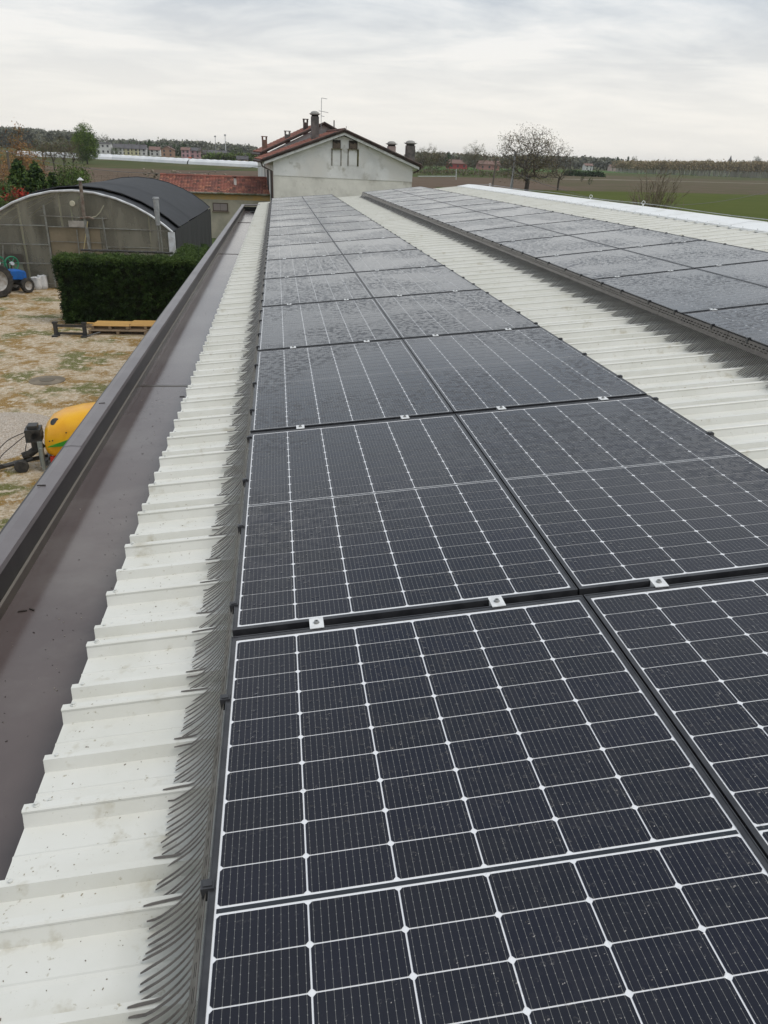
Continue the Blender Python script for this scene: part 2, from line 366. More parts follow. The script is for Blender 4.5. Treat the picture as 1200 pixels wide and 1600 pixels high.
o = heap('gravel_heap', '', -6.95, 16.6, 1.55, 1.9, 0.34, pebble); stuff(o); tag(o, 'low heap of pale pebbles beside the yellow machine', 'gravel')

# ================================================================== FARM BUILDING: walls, gutter, metal roof
shed = thing('farm_building', 'long low farm building with cream ribbed metal roof carrying the solar panels', 'building', (0, 0, 0))
VN, VF = -5.5, 29.75
XW = -1.115
mb = MB()
def wallpoly(mb, x0, y0, x1, y1, ztop0, ztop1, th=0.25):
    d = Vector((x1 - x0, y1 - y0, 0)).normalized(); n = Vector((d.y, -d.x, 0)) * th
    mb.hexa([(x0, y0, 0), (x1, y1, 0), (x1 + n.x, y1 + n.y, 0), (x0 + n.x, y0 + n.y, 0), (x0, y0, ztop0), (x1, y1, ztop1), (x1 + n.x, y1 + n.y, ztop1), (x0 + n.x, y0 + n.y, ztop0)])
wallpoly(mb, -1.08, VN, -1.08, VF - 1.0, 4.72, 4.45, 0.22)
mb.build('west_wall', M['render'], shed)
mb = MB(); wallpoly(mb, -0.6, VF - 0.25, 11.2, VF - 0.25, 4.40, 4.40, 0.25)
mb.add([(-0.6, VF - 0.30, 4.40), (11.2, VF - 0.30, 4.40), (11.2, VF - 0.30, 4.55), (7.85, VF - 0.30, 5.22), (3.3, VF - 0.30, 4.80)], [(0, 1, 2, 3, 4)])
mb.build('end_wall', M['render'], shed)
mb = MB(); wallpoly(mb, 11.2, VF - 0.3, 11.2, VN, 4.5, 4.5, 0.25); mb.build('east_wall', M['render'], shed)

sheet_prof = PROF
def sheet_mesh():
    mb = MB(); nP = len(PROF)
    pathf = [lambda h: rp1(U_E, h), lambda h: rp1(1.4, h), lambda h: rp1(BEND, h), lambda h: rp2(2.0, h), lambda h: rp2(U2_RIDGE, h)]
    for lower in (0, 1):
        for fn in pathf:
            for (o, h) in PROF + [(PER - 0.019 + 0.008, PAN - 0.0005)]:
                x, z = fn(h - lower * 0.0035)
                mb.v.append((x, o, z))
    nc = nP + 1; ns = len(pathf)
    for lower in (0, 1):
        off = lower * ns * nc
        for i in range(ns - 1):
            for j in range(nc - 1):
                a = off + i * nc + j; q = (a, a + nc, a + nc + 1, a + 1)
                mb.f.append(q if not lower else q[::-1]); mb.m.append(0)
    for j in range(nc - 1): mb.f.append((j, j + 1, ns * nc + j + 1, ns * nc + j)); mb.m.append(0)
    return mb.mesh('roof_sheet', M['sheet'])
sm = sheet_mesh()
J0 = -6
for j in range(J0, 27):
    link('roof_sheet', sm, shed, T @ Matrix.Translation((0, V0 + PER * j, 0)))
# screws along the eave, one on each rib and in the pans
mb = MB()
for j in range(-3, 27):
    for (o, k) in RIBS:
        for (du, off, hh) in ((0.035, 0.010, CREST if k == 'A' else CREST - 0.014), (0.045, 0.065, PAN + 0.001)):
            if off == 0.065 and (j * 7 + int(o * 100)) % 3: continue
            x, z = rp1(U_E + du, hh); mb.lathe([(0.009, z), (0.009, z + 0.002), (0.0055, z + 0.004), (0.0055, z + 0.009), (0.001, z + 0.010)], (x, V0 + PER * j + o + off, 0), n=8)
stuff(link('screws', mb.mesh('screws', mat('screw_white', (0.60, 0.60, 0.56), 0.4)), shed, T.copy()))
# other slope of the roof, ridge cap
ax, az = rp2(U2_RIDGE, CREST)
mb = MB(); nj = 34
for j in range(J0, 27):
    for (o, h) in PROF:
        for (x, z) in ((ax, az), (ax + 4.0, az - 0.46)): mb.v.append((x, V0 + PER * j + o, z + (h - CREST)))
n2 = len(mb.v) // 2
for i in range(n2 - 1): mb.f.append((2 * i, 2 * i + 1, 2 * i + 3, 2 * i + 2)); mb.m.append(0)
link('far_slope', mb.mesh('far_slope', M['sheet']), shed, T.copy())
L_R = (V0 + PER * 27 - VN + 1.0) / 11
for k in range(11):
    mb = MB(); y0 = -6.5 + k * 3.35; y1 = y0 + 3.40; hh = 0.003 * (k % 2)
    prof = [rp2(3.935, CREST - 0.022), rp2(3.945, CREST + 0.006), rp2(4.10, CREST + 0.012), rp2(4.30, CREST + 0.026), rp2(4.40, CREST + 0.030)]
    xl, zl = prof[-1]
    prof += [(xl + 0.34, zl - 0.010), (xl + 0.36, zl - 0.05)]
    prof = [(x, z + hh) for x, z in prof]
    n = len(prof)
    for y in (y0, y1):
        for (x, z) in prof: mb.v.append((x, y, z))
    for i in range(n - 1): mb.f.append((i, i + 1, n + i + 1, n + i)); mb.m.append(0)
    link('ridge_cap', mb.mesh('ridge_cap', M['ridge']), shed, T.copy())
mb = MB()
for j in range(-3, 27):
    for (o, k) in RIBS:
        if k == 'A':
            x, z = rp2(3.99, CREST + 0.008); mb.lathe([(0.008, z), (0.008, z + 0.003), (0.005, z + 0.010), (0.001, z + 0.011)], (x, V0 + PER * j + o + 0.01, 0), n=6)
            # foam closure seen dark under the cap edge
stuff(link('ridge_screws', mb.mesh('ridge_screws', M['bolt']), shed, T.copy()))
# foam closures in the pans, under the cap edge
mb = MB()
for j in range(-3, 27):
    prs = [(p, q) for p, q in zip(PROF[:-1], PROF[1:])]
    for (p, q) in prs:
        a = rp2(3.965, p[1]); b = rp2(3.965, q[1]); c = rp2(3.965, CREST + 0.002)
        y = V0 + PER * j
        mb.quad((a[0], y + p[0], a[1]), (b[0], y + q[0], b[1]), (c[0], y + q[0], c[1]), (c[0], y + p[0], c[1]))
stuff(link('closure_strip', mb.mesh('closure_strip', mat('closure_grey', (0.30, 0.30, 0.29), 0.8)), shed, T.copy()))

# gutter: floor sheets with overlapping joints, upstand, coping pieces
ZG = -0.40
joints = [VN, 4.36, 14.2, 22.6, 28.3]
for k in range(4):
    mb = MB(); y0, y1 = joints[k], joints[k + 1] + 0.03
    dz = -0.004 * k
    nx, ny = 8, 40; rng = np.random.RandomState(k)
    for j in range(ny + 1):
        for i in range(nx + 1):
            mb.v.append((-1.0 + 0.75 * i / nx, y0 + (y1 - y0) * j / ny, ZG + dz + (rng.rand() - 0.5) * 0.0012))
    for j in range(ny):
        for i in range(nx): a = j * (nx + 1) + i; mb.f.append((a, a + 1, a + nx + 2, a + nx + 1)); mb.m.append(0)
    link('gutter_floor', mb.mesh('gutter_floor', M['gutter'], True), shed, T.copy())
for y_ in joints[1:4]:
    mb = MB(); mb.box((-0.996, y_ - 0.004, ZG - 0.010), (-0.31, y_ + 0.006, ZG + 0.0025)); mb.box((-0.996, y_ + 0.0061, ZG - 0.010), (-0.31, y_ + 0.045, ZG + 0.0012)); link('seam', mb.mesh('seam', M['flash']), shed, T.copy())
mb = MB(); mb.box((-1.008, VN, ZG - 0.03), (-0.999, 28.3, -0.350)); link('gutter_flashing', mb.mesh('gutter_flashing', M['flash']), shed, T.copy())
mb = MB(); mb.box((-1.0085, VN, -0.3505), (-0.9965, 28.3, -0.347)); link('flashing_edge', mb.mesh('flashing_edge', mat('wet_edge', (0.20, 0.18, 0.155), 0.35)), shed, T.copy())
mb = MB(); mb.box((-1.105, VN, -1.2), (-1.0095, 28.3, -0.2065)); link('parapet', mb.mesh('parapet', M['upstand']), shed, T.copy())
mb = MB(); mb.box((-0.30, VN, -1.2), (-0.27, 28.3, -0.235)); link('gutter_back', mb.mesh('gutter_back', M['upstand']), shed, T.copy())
mb = MB(); mb.box((-1.105, 28.3, -1.2), (-0.30, 28.34, -0.27)); link('gutter_end', mb.mesh('gutter_end', M['slot']), shed, T.copy())
capj = [VN, 2.35, 6.0, 9.8, 13.7, 17.5, 21.3, 25.0, 28.36]
for k in range(8):
    mb = MB(); d = 0.002 * (k % 2)
    y0, y1 = capj[k], capj[k + 1] + 0.02
    xs = [(-1.098, -0.245), (-1.093, -0.203), (-1.06, -0.197), (-0.998, -0.201), (-0.994, -0.225)]
    for y in (y0, y1):
        for (x, z) in xs: mb.v.append((x + 0.0, y, z + d))
    n = len(xs)
    for i in range(n - 1): mb.f.append((i, i + 1, n + i + 1, n + i)); mb.m.append(0)
    link('coping', mb.mesh('coping', M['cap']), shed, T.copy())
mb = MB(); mb.hexa([W(-1.135, 28.28, -0.24), W(-0.45, 28.7, -0.24), W(-0.45, 28.9, -0.24), W(-1.135, 28.5, -0.24), W(-1.135, 28.28, -0.2), W(-0.45, 28.7, -0.2), W(-0.45, 28.9, -0.2), W(-1.135, 28.5, -0.2)])
mb.build('end_coping', M['cap'], shed)
mb = MB(); mb.box((-0.80, 27.4, ZG - 0.4), (-0.42, 28.25, ZG - 0.005)); link('outlet_box', mb.mesh('outlet_box', M['slot']), shed, T.copy())
mb = MB(); mb.lathe([(0.09, ZG + 0.004), (0.09, ZG + 0.03), (0.0, ZG + 0.03)], (-0.62, 27.2, 0), n=12); link('outlet', mb.mesh('outlet', M['slot']), shed, T.copy())
# twigs, grit and leaves left by the water in the gutter and on the coping
mb = MB(); rng = random.Random(5)
for k in range(480):
    y = rng.uniform(-1.2, 5.5) if k % 3 else rng.uniform(0, 22); x = -0.80 + 0.10 * math.sin(y * 0.9) + rng.gauss(0, 0.065)
    if k % 5 == 0: x = rng.uniform(-0.98, -0.45)
    if not -0.99 < x < -0.4: continue
    s = rng.uniform(0.0006, 0.0018); a = rng.uniform(0, 6.28); l = s * rng.choice((1, 1, 1.4, 2.5)); z = ZG + 0.0012
    c, n_ = math.cos(a), math.sin(a)
    mb.hexa([(x + c * l * i - n_ * s * j, y + n_ * l * i + c * s * j, z + k_ * s * 0.7) for k_ in (0, 1) for (i, j) in ((-1, -1), (1, -1), (1, 1), (-1, 1))])
grit = link('gutter_grit', mb.mesh('gutter_grit', mat('grit', (0.030, 0.025, 0.020), 0.8, (0.35, 0.31, 0.24), 20, 1, 0.55, 0.6, coords='Position')), None, T.copy())
tag(grit, 'dark grit and seeds scattered on the wet gutter floor', 'grit', kind='stuff')
mb = MB()
for (cx, cy, l, a) in ((-0.93, 0.86, 0.018, 0.3), (-0.895, 0.87, 0.014, -0.5), (-0.62, 4.05, 0.02, 0.2), (-1.06, 1.75, 0.022, 0.1), (-1.05, 3.2, 0.02, 0.4)):
    zz = ZG + 0.002 if cx > -1.0 else -0.196
    mb.hexa([(cx + math.cos(a) * l * i - math.sin(a) * l * 0.25 * j, cy + math.sin(a) * l * i + math.cos(a) * l * 0.25 * j, zz + k_ * 0.004) for k_ in (0, 1) for (i, j) in ((-1, -0.4), (1, -1), (0.9, 0.5), (-0.9, 1))])
lv = link('dead_leaves', mb.mesh('dead_leaves', mat('leaf_dark', (0.03, 0.022, 0.016), 0.6)), None, T.copy()); tag(lv, 'few curled dark dead leaves lying along the gutter', 'leaves', kind='stuff')
# bird droppings and lichen flecks on the near sheets
mb = MB(); rng = random.Random(11)
for k in range(420):
    v = rng.uniform(-1.4, 3.0); u = rng.uniform(-0.52, -0.22); s = rng.uniform(0.0006, 0.0016) * (1 if k % 20 else 1.6)
    h = surf_h(v - V0) + 0.0006
    if abs(surf_h(v + 0.004 - V0) - surf_h(v - 0.004 - V0)) > 0.001: continue
    x, z = rp1(u, h); l = s * rng.choice((1, 1.3, 2.2)); a = rng.uniform(0, 3.1)
    c, n_ = math.cos(a), math.sin(a)
    mb.hexa([(x + c * l * i - n_ * s * j, v + n_ * l * i + c * s * j, z + (c * l * i) * math.tan(S1) + k_ * s * 0.4) for k_ in (0, 1) for (i, j) in ((-1, -1), (1, -0.7), (0.8, 1), (-0.9, 0.8))])
fl = link('roof_debris', mb.mesh('roof_debris', mat('debris', (0.13, 0.10, 0.07), 0.9, (0.30, 0.26, 0.18), 15, 1, coords='Position')), None, T.copy())
tag(fl, 'small brown specks and seeds scattered on the cream sheets by the eave', 'debris', kind='stuff')

# ================================================================== SOLAR PANELS
PW, PL, GX, PITCH = 1.141, 1.925, 0.0066, 1.961
def frame_mesh():
    mb = MB(); a, b, h = PW / 2, PL / 2, 0.035; lw, ll = 0.0150, 0.0185
    O = [(-a, -b), (a, -b), (a, b), (-a, b)]; I = [(-a + lw, -b + ll), (a - lw, -b + ll), (a - lw, b - ll), (-a + lw, b - ll)]
    for z in (-h, 0):
        for p in O: mb.v.append((*p, z))
    for z in (-0.0035, 0):
        for p in I: mb.v.append((*p, z))
    for k in range(4):
        k2 = (k + 1) % 4
        mb.f += [(k, k2, 4 + k2, 4 + k), (4 + k, 4 + k2, 12 + k2, 12 + k), (12 + k, 12 + k2, 8 + k2, 8 + k)]; mb.m += [0] * 3
    # raised bead along the outer lip
    for (x0, y0, x1, y1) in ((-a, -b, a, -b + 0.004), (-a, b - 0.004, a, b), (-a, -b + 0.0042, -a + 0.003, b - 0.0042), (a - 0.003, -b + 0.0042, a, b - 0.0042)):
        mb.box((x0, y0, 0.0002), (x1, y1, 0.0016))
    return mb.mesh('frame', M['black_alu'])
CP, RP, CW_, CH_ = 0.184, 0.0925, 0.1802, 0.0895
HALF = 0.018
def cell_pos():
    out = []
    x0 = -PW / 2 + 0.0185 + CP / 2
    for i in range(6):
        for k in range(20):
            d = 0.0285 + RP * (k + 0.5) + (HALF if k >= 10 else 0)
            out.append((x0 + CP * i, PL / 2 - d, k))
    return out
def cell_poly(cx, cy, z):
    c = 0.0062; w, h = CW_ / 2, CH_ / 2
    return [(cx + sx, cy + sy, z) for sx, sy in ((-w + c, -h), (w - c, -h), (w, -h + c), (w, h - c), (w - c, h), (-w + c, h), (-w, h - c), (-w, -h + c))]
def with_uv(me, polys):
    uv = me.uv_layers.new(name='UVMap')
    for li, l in enumerate(me.loops):
        pass
    k = 0
    for p, (cx, cy) in zip(me.polygons, polys):
        for li in p.loop_indices:
            co = me.vertices[me.loops[li].vertex_index].co
            uv.data[li].uv = ((co.x - cx) / CW_ + 0.5, (co.y - cy) / CH_ + 0.5)
    return me
mb = MB(); mb.quad(*cell_poly(0, 0, 0)); bot = len(mb.f)
P0 = cell_poly(0, 0, 0); P1 = cell_poly(0, 0, -0.0005)
mb.add(P0 + P1, [(i, 8 + i, 8 + (i + 1) % 8, (i + 1) % 8) for i in range(8)])
cell_me = with_uv(mb.mesh('cell', M['cell']), [(0, 0)] * 9)
mb = MB(); cps = cell_pos()
for (x, y, k) in cps: mb.quad(*cell_poly(x, y, -0.0021))
cells_me = with_uv(mb.mesh('cells', M['cell']), [(x, y) for x, y, k in cps])
frame_me = frame_mesh()
mb = MB(); a, b = PW / 2 - 0.0152, PL / 2 - 0.0187; mb.quad((-a, -b, -0.0030), (a, -b, -0.0030), (a, b, -0.0030), (-a, b, -0.0030))
mb.quad((-a, -b, -0.034), (-a, b, -0.034), (a, b, -0.034), (a, -b, -0.034))
back_me = mb.mesh('backsheet', M['back'])
yd = PL / 2 - 0.0285 - RP * 10 - HALF / 2
mb = MB(); mb.quad((-a + 0.004, yd - 0.0052, -0.0021), (a - 0.004, yd - 0.0052, -0.0021), (a - 0.004, yd + 0.0052, -0.0021), (-a + 0.004, yd + 0.0052, -0.0021))
strip_me = mb.mesh('junction_strip', M['strip'])
mb = MB(); mb.box((-0.0225, -0.029, 0.0018), (0.0225, 0.029, 0.0046)); mb.box((-0.0225, -0.0135, -0.040), (0.0225, 0.0135, 0.0017)); clamp_me = mb.mesh('clamp', M['alu'])
mb = MB(); mb.lathe([(0.0095, 0.0048), (0.0095, 0.0065), (0.0075, 0.0066), (0.0070, 0.0120), (0.0040, 0.0125), (0.0036, 0.0085), (0.0, 0.0085)], (0, 0, 0), n=12); bolt_me = mb.mesh('bolt', M['bolt'])

# comb pieces: slotted strip clipped under the frame edge and teeth bending over the ribs
def comb_meshes(sign):
    rng = random.Random(3)
    body = MB(); teeth = MB(); L = PER - 0.006
    p0, p1 = (-0.006, -0.008), (-0.034, -0.078)
    def P(t, y, off=0.0): 
        u = p0[0] + (p1[0] - p0[0]) * t; h = p0[1] + (p1[1] - p0[1]) * t
        return (sign * (u - off * 0.93), y, h + off * 0.37)
    # lattice: solid bands with two rows of slots between them
    def plate(t0, t1, y0, y1):
        th = 0.0016
        body.hexa([P(t0, y0, 0), P(t1, y0, 0), P(t1, y1, 0), P(t0, y1, 0), P(t0, y0, th), P(t1, y0, th), P(t1, y1, th), P(t0, y1, th)])
    plate(0.0, 0.26, 0, L); plate(0.36, 0.50, 0, L); plate(0.60, 1.0, 0, L)
    ns = 22; sw = L / ns
    for k in range(ns):
        plate(0.26, 0.36, k * sw, k * sw + sw * 0.38); plate(0.50, 0.60, k * sw + sw * 0.2, k * sw + sw * 0.58)
    nT = 54; tw = 0.0082
    for k in range(nT):
        y = 0.007 + (L - 0.014) * k / (nT - 1)
        lean = rng.gauss(0, 0.0055)
        pts = [(p1[0] + 0.002, p1[1] + 0.002)]; ang = R(60 + rng.gauss(0, 1.0)); step = 0.0165; u, h = pts[0]
        sh = surf_h(y) + 0.003; rem = 0.176 + rng.gauss(0, 0.002)
        while rem > 0:
            ang = max(ang - R(3.2), R(30))
            nu, nh = u - math.cos(ang) * step, h - math.sin(ang) * step
            if nh < sh: nh = sh; nu = u - math.sqrt(max(step * step - (h - nh) ** 2, (step * 0.7) ** 2))
            u, h = nu, nh; pts.append((u, h)); rem -= step
        n = len(pts); o = len(teeth.v)
        for i, (u, h) in enumerate(pts):
            t = i / (n - 1); yy = y + lean * t * t
            wd = tw * (0.5 if i < n - 1 else 0.28)
            teeth.v += [(sign * u, yy - wd, h), (sign * u, yy + wd, h), (sign * u, yy, h + 0.0024)]
        for i in range(n - 1):
            q = o + i * 3
            teeth.f += [(q, q + 3, q + 5, q + 2), (q + 2, q + 5, q + 4, q + 1), (q + 1, q + 4, q + 3, q)]; teeth.m += [0] * 3
    clips = MB()
    clips.box((-0.016 if sign > 0 else -0.012, -0.012, -0.030), (0.012 if sign > 0 else 0.016, 0.012, 0.006))
    clips.box((-0.011 if sign > 0 else -0.008, -0.007, 0.0062), (0.008 if sign > 0 else 0.011, 0.007, 0.0085))
    return body.mesh('strip', M['comb']), teeth.mesh('teeth', M['comb']), clips.mesh('clip', M['black_alu'])
combL, combR = comb_meshes(1), comb_meshes(-1)
def place_comb(MW, u, j, meshes, label, grp):
    r = thing('comb_strip', label, 'bird guard', group=grp, mw=MW @ Matrix.Translation((u, V0 + PER * j, 0)))
    link('slotted_strip', meshes[0], r); stuff(link('teeth', meshes[1], r))
    for q in (0.22, 0.77): link('clip', meshes[2], r, Matrix.Translation((0, q * PER, 0)))
def array(MW, nrows, v0, name, side, detailed):
    for r in range(nrows):
        for c in range(2):
            vy = v0 + PITCH * r + PL / 2 + (PITCH - PL) / 2; ux = c * (PW + GX) + PW / 2
            rowtxt = ORD[r] + ' row from the camera' if r < nrows - 1 else 'last row at the far roof end'
            lab = 'rain-wet solar panel, %s column of the %s, %s' % (('left', 'right')[c], name, rowtxt)
            p = thing('solar_panel', lab, 'solar panel', group='solar panels on the ' + side,
                      mw=MW @ Matrix.Translation((ux, vy + 0.018 * c * (name != 'near array'), 0)))
            link('frame', frame_me, p); link('backsheet', back_me, p); link('junction_strip', strip_me, p)
            if detailed and r < 2:
                for (x, y, k) in cps: link('cell', cell_me, p, Matrix.Translation((x, y, -0.0020)))
            else: stuff(link('cells', cells_me, p))
            if r < nrows - 1:
                for q in (0.272, 0.864):
                    k = link('clamp', clamp_me, p, Matrix.Translation((q - PW / 2 + random.uniform(-0.006, 0.006), PITCH / 2, 0)) @ Matrix.Rotation(random.gauss(0, 0.02), 4, 'Z')); 
                    if r < 5: link('bolt', bolt_me, k)
        # rail running under the joint
        if r < nrows - 1:
            mb = MB(); vy = v0 + PITCH * (r + 1)
            mb.box((-0.004, -0.024, -0.082), (2 * PW + GX + 0.004, 0.024, -0.0385))
            for q in (0.3, 0.9, 1.45, 2.0): mb.box((q - 0.03, -0.02, CREST - 0.002), (q + 0.03, 0.02, -0.0825))
            rl = link('mounting_rail', mb.mesh('mounting_rail', M['rail']), None, MW @ Matrix.Translation((0, vy, 0)))
            tag(rl, 'black mounting rail of the %s under its %s panel joint from the camera' % (name, ORD[r]), 'rail', 'rails under the panel joints')
array(M1, 16, 0.03 - PITCH, 'near array', 'lower slope', True)
array(M2, 14, 3.973 - PITCH, 'far array', 'upper slope', False)
for j in range(-3, 26):
    place_comb(M1, 0.0, j, combL, 'left edge comb strip of the near array, %s length from the camera' % ORD[j + 3], 'comb strips along the left edge of the near array')
    place_comb(M1, 2 * PW + GX, j, combR, 'right edge comb strip of the near array, %s length from the camera' % ORD[j + 3], 'comb strips along the right edge of the near array')
for j in range(1, 26):
    place_comb(M2, 0.0, j, combL, 'slotted comb strip on the left of the far array, %s length from the camera' % ORD[j - 1], 'comb strips along the left edge of the far array')
    place_comb(M2, 2 * PW + GX, j, combR, 'ridge side comb strip of the far array, %s length from the camera' % ORD[j - 1], 'comb strips along the right edge of the far array')

# safety line along the ridge on two ring posts
galv = mat('galvanised', (0.42, 0.43, 0.44), 0.45, (0.30, 0.31, 0.32), 4, 3, metal=0.5, coords='Position')
xl, zl = rp2(4.40, CREST + 0.030)
sl = thing('safety_line', 'thin steel safety cable with ring supports running along the roof ridge', 'cable')
mb = MB(); mb.tube([W(xl + 0.12, y, zl + 0.05 + 0.012 * math.sin(y)) for y in np.arange(-2, 30, 1.0)], 0.006, 5); mb.build('cable', galv, sl)
for y in (14.6, 17.6, 27.5):
    mb = MB(); mb.tube([W(xl + 0.12, y, zl - 0.02), W(xl + 0.12, y, zl + 0.05)], 0.012, 6)
    mb.tube([W(xl + 0.12 + 0.036 * math.cos(t), y, zl + 0.075 + 0.036 * math.sin(t)) for t in np.linspace(0, 6.283, 13)], 0.006, 5); mb.build('ring_post', M['alu'], sl)

# ================================================================== VEGETATION BUILDERS
def skeleton(seed, h, trunk_h, rx, rz, n, cz=None, lean=0.0, r0=0.12, multi=1, flat=0.0):
    """branch skeleton: points in the crown joined one by one to the nearest earlier node"""
    rng = np.random.RandomState(seed)
    cz = cz if cz is not None else h - rz
    nodes = []; par = []
    for s in range(multi):
        a = 6.283 * s / multi; off = 0.0 if multi == 1 else 0.25
        base = np.array([off * math.cos(a), off * math.sin(a), 0.0]); k = max(3, int(trunk_h / 0.6)); prev = -1
        for i in range(k + 1):
            t = i / k
            p = base * (1 + 2.0 * t) + np.array([lean * t * t + 0.05 * rng.randn() * t, 0.05 * rng.randn() * t, trunk_h * t])
            nodes.append(p); par.append(prev); prev = len(nodes) - 1
    pts = rng.randn(n * 3, 3); pts /= np.linalg.norm(pts, axis=1)[:, None]; pts *= (rng.rand(n * 3, 1) ** 0.36)
    th_ = np.arctan2(pts[:, 1], pts[:, 0]); lob = 1 + 0.17 * np.sin(2 * th_ + seed) + 0.13 * np.sin(5 * th_ + 2 * seed + 4 * pts[:, 2]) + 0.10 * np.sin(9 * pts[:, 2] + seed + 3 * th_)
    pts *= lob[:, None]
    pts = pts * np.array([rx, rx, rz]) + np.array([lean, 0, cz])
    pts = pts[pts[:, 2] > trunk_h * 0.75][:n]
    root = np.array([lean, 0, trunk_h]); d = np.linalg.norm((pts - root) * np.array([1, 1, 0.8]), axis=1)
    pts = pts[np.argsort(d)]
    P = np.zeros((len(nodes) + 4 * len(pts), 3)); P[:len(nodes)] = nodes; cnt = len(nodes)
    cost = np.zeros(len(P)); tips = []
    for i in range(cnt): cost[i] = 0 if par[i] < 0 else cost[par[i]] + np.linalg.norm(P[i] - P[par[i]])
    for p in pts:
        dd = np.linalg.norm(P[:cnt] - p, axis=1); c = dd * 1.0 + cost[:cnt] * 0.22
        c[P[:cnt, 2] > p[2] + 0.4 * rz] += 5
        if trunk_h > 0.5: c[P[:cnt, 2] < trunk_h * 0.7] += 3
        b = int(np.argmin(c)); q = P[b]; L = dd[b]; prev = b
        m = max(1, min(3, int(L / 0.5)))
        for i in range(1, m + 1):
            t = i / m; w_ = q + (p - q) * t; w_ = w_ + (rng.randn(3) * 0.06 * L if i < m else 0); 
            if i < m: w_[2] += 0.10 * L * math.sin(math.pi * t)
            P[cnt] = w_; par.append(prev); cost[cnt] = cost[prev] + L / m; prev = cnt; cnt += 1
        tips.append(cnt - 1)
    P = P[:cnt]; wgt = np.zeros(cnt)
    for t in tips: wgt[t] += 1
    for i in range(cnt - 1, -1, -1):
        if par[i] >= 0: wgt[par[i]] += max(wgt[i], 0.3)
    rad = np.sqrt(np.maximum(wgt, 0.5)); rad = rad / rad.max() * r0
    return P, par, np.maximum(rad, r0 * 0.028), tips
def branches_mesh(name, sk, m, sides=4, rmin=0.0):
    P, par, rad, tips = sk; vs = []; fs = []
    for i in range(len(P)):
        j = par[i]
        if j < 0: continue
        d = P[i] - P[j]; L = np.linalg.norm(d)
        if L < 1e-6: continue
        d = d / L; a = np.cross(d, (0.3, 0.9, 0.1)); a /= np.linalg.norm(a) + 1e-9; b = np.cross(d, a)
        n = sides if rad[i] > 0.02 else 3; o = len(vs)
        rj = min(rad[j], rad[i] * 1.6)
        for (c, r) in ((P[j], max(rj, rmin)), (P[i], max(rad[i], rmin))):
            for k in range(n): t = 6.2832 * k / n; vs.append(tuple(c + (a * math.cos(t) + b * math.sin(t)) * r))
        for k in range(n): fs.append((o + k, o + (k + 1) % n, o + n + (k + 1) % n, o + n + k))
    me = bpy.data.meshes.new(name); me.from_pydata(vs, [], fs); me.materials.append(m); me.update(); return me
def leaf_mesh(name, centers, spread, per, size, mats, seed=0, aspect=1.6, up=0.0):
    rng = np.random.RandomState(seed); n = len(centers) * per
    c = np.repeat(np.asarray(centers), per, axis=0) + rng.randn(n, 3) * spread
    a = rng.randn(n, 3); a[:, 2] *= (1 - up); a /= np.linalg.norm(a, axis=1)[:, None]; b = np.cross(a, rng.randn(n, 3)); b /= np.linalg.norm(b, axis=1)[:, None] + 1e-9
    s = size * (0.6 + 0.8 * rng.rand(n, 1))
    A = a * s * aspect; B = b * s
    V = np.stack([c - A * 0.5, c + B * 0.35, c + A * 0.5, c - B * 0.35], axis=1).reshape(-1, 3)
    me = bpy.data.meshes.new(name); me.vertices.add(4 * n); me.vertices.foreach_set('co', V.ravel().astype(np.float32))
    me.loops.add(4 * n); me.loops.foreach_set('vertex_index', np.arange(4 * n, dtype=np.int32))
    me.polygons.add(n); me.polygons.foreach_set('loop_start', np.arange(n, dtype=np.int32) * 4)
    mats = mats if isinstance(mats, list) else [mats]
    for m in mats: me.materials.append(m)
    # clump-wise choice of tone
    mi = np.repeat(rng.randint(0, len(mats), len(centers)), per)
    me.polygons.foreach_set('material_index', mi.astype(np.int32)); me.update(calc_edges=True); return me
def leafmat(name, c): 
    m = mat(name, c, 0.75, tuple(min(1, q * 1.5) for q in c), 1.3, 3, coords='Position', spec=0.25); return m
bark = mat('bark', (0.105, 0.088, 0.070), 0.95, (0.065, 0.055, 0.045), 3, 4)
bark_d = mat('bark_dark', (0.055, 0.045, 0.038), 0.95, (0.085, 0.070, 0.058), 3, 4)
twig = mat('twig_brown', (0.22, 0.175, 0.125), 0.95, (0.14, 0.11, 0.08), 5, 3)
twig_o = mat('twig_russet', (0.21, 0.12, 0.06), 0.9, (0.13, 0.08, 0.045), 2, 3)
LG = [leafmat('leaf_fresh', (0.120, 0.175, 0.028)), leafmat('leaf_mid', (0.075, 0.120, 0.024)), leafmat('leaf_deep', (0.042, 0.072, 0.018))]
LD = [leafmat('needle_dark', (0.018, 0.036, 0.014)), leafmat('needle_mid', (0.040, 0.072, 0.020)), leafmat('needle_light', (0.075, 0.115, 0.026))]
LB = [leafmat('bud_olive', (0.115, 0.105, 0.045)), leafmat('bud_brown', (0.12, 0.085, 0.050)), leafmat('bud_green', (0.085, 0.100, 0.035))]
LR = [leafmat('bud_russet', (0.22, 0.105, 0.035)), leafmat('bud_orange', (0.26, 0.14, 0.05)), leafmat('bud_ochre', (0.15, 0.10, 0.035))]
LRED = [leafmat('leaf_red', (0.30, 0.035, 0.02)), leafmat('leaf_maroon', (0.18, 0.03, 0.02))]
LGREY = [leafmat('far_canopy', (0.125, 0.128, 0.098)), leafmat('far_canopy_olive', (0.138, 0.136, 0.090)), leafmat('far_canopy_dark', (0.112, 0.116, 0.092))]
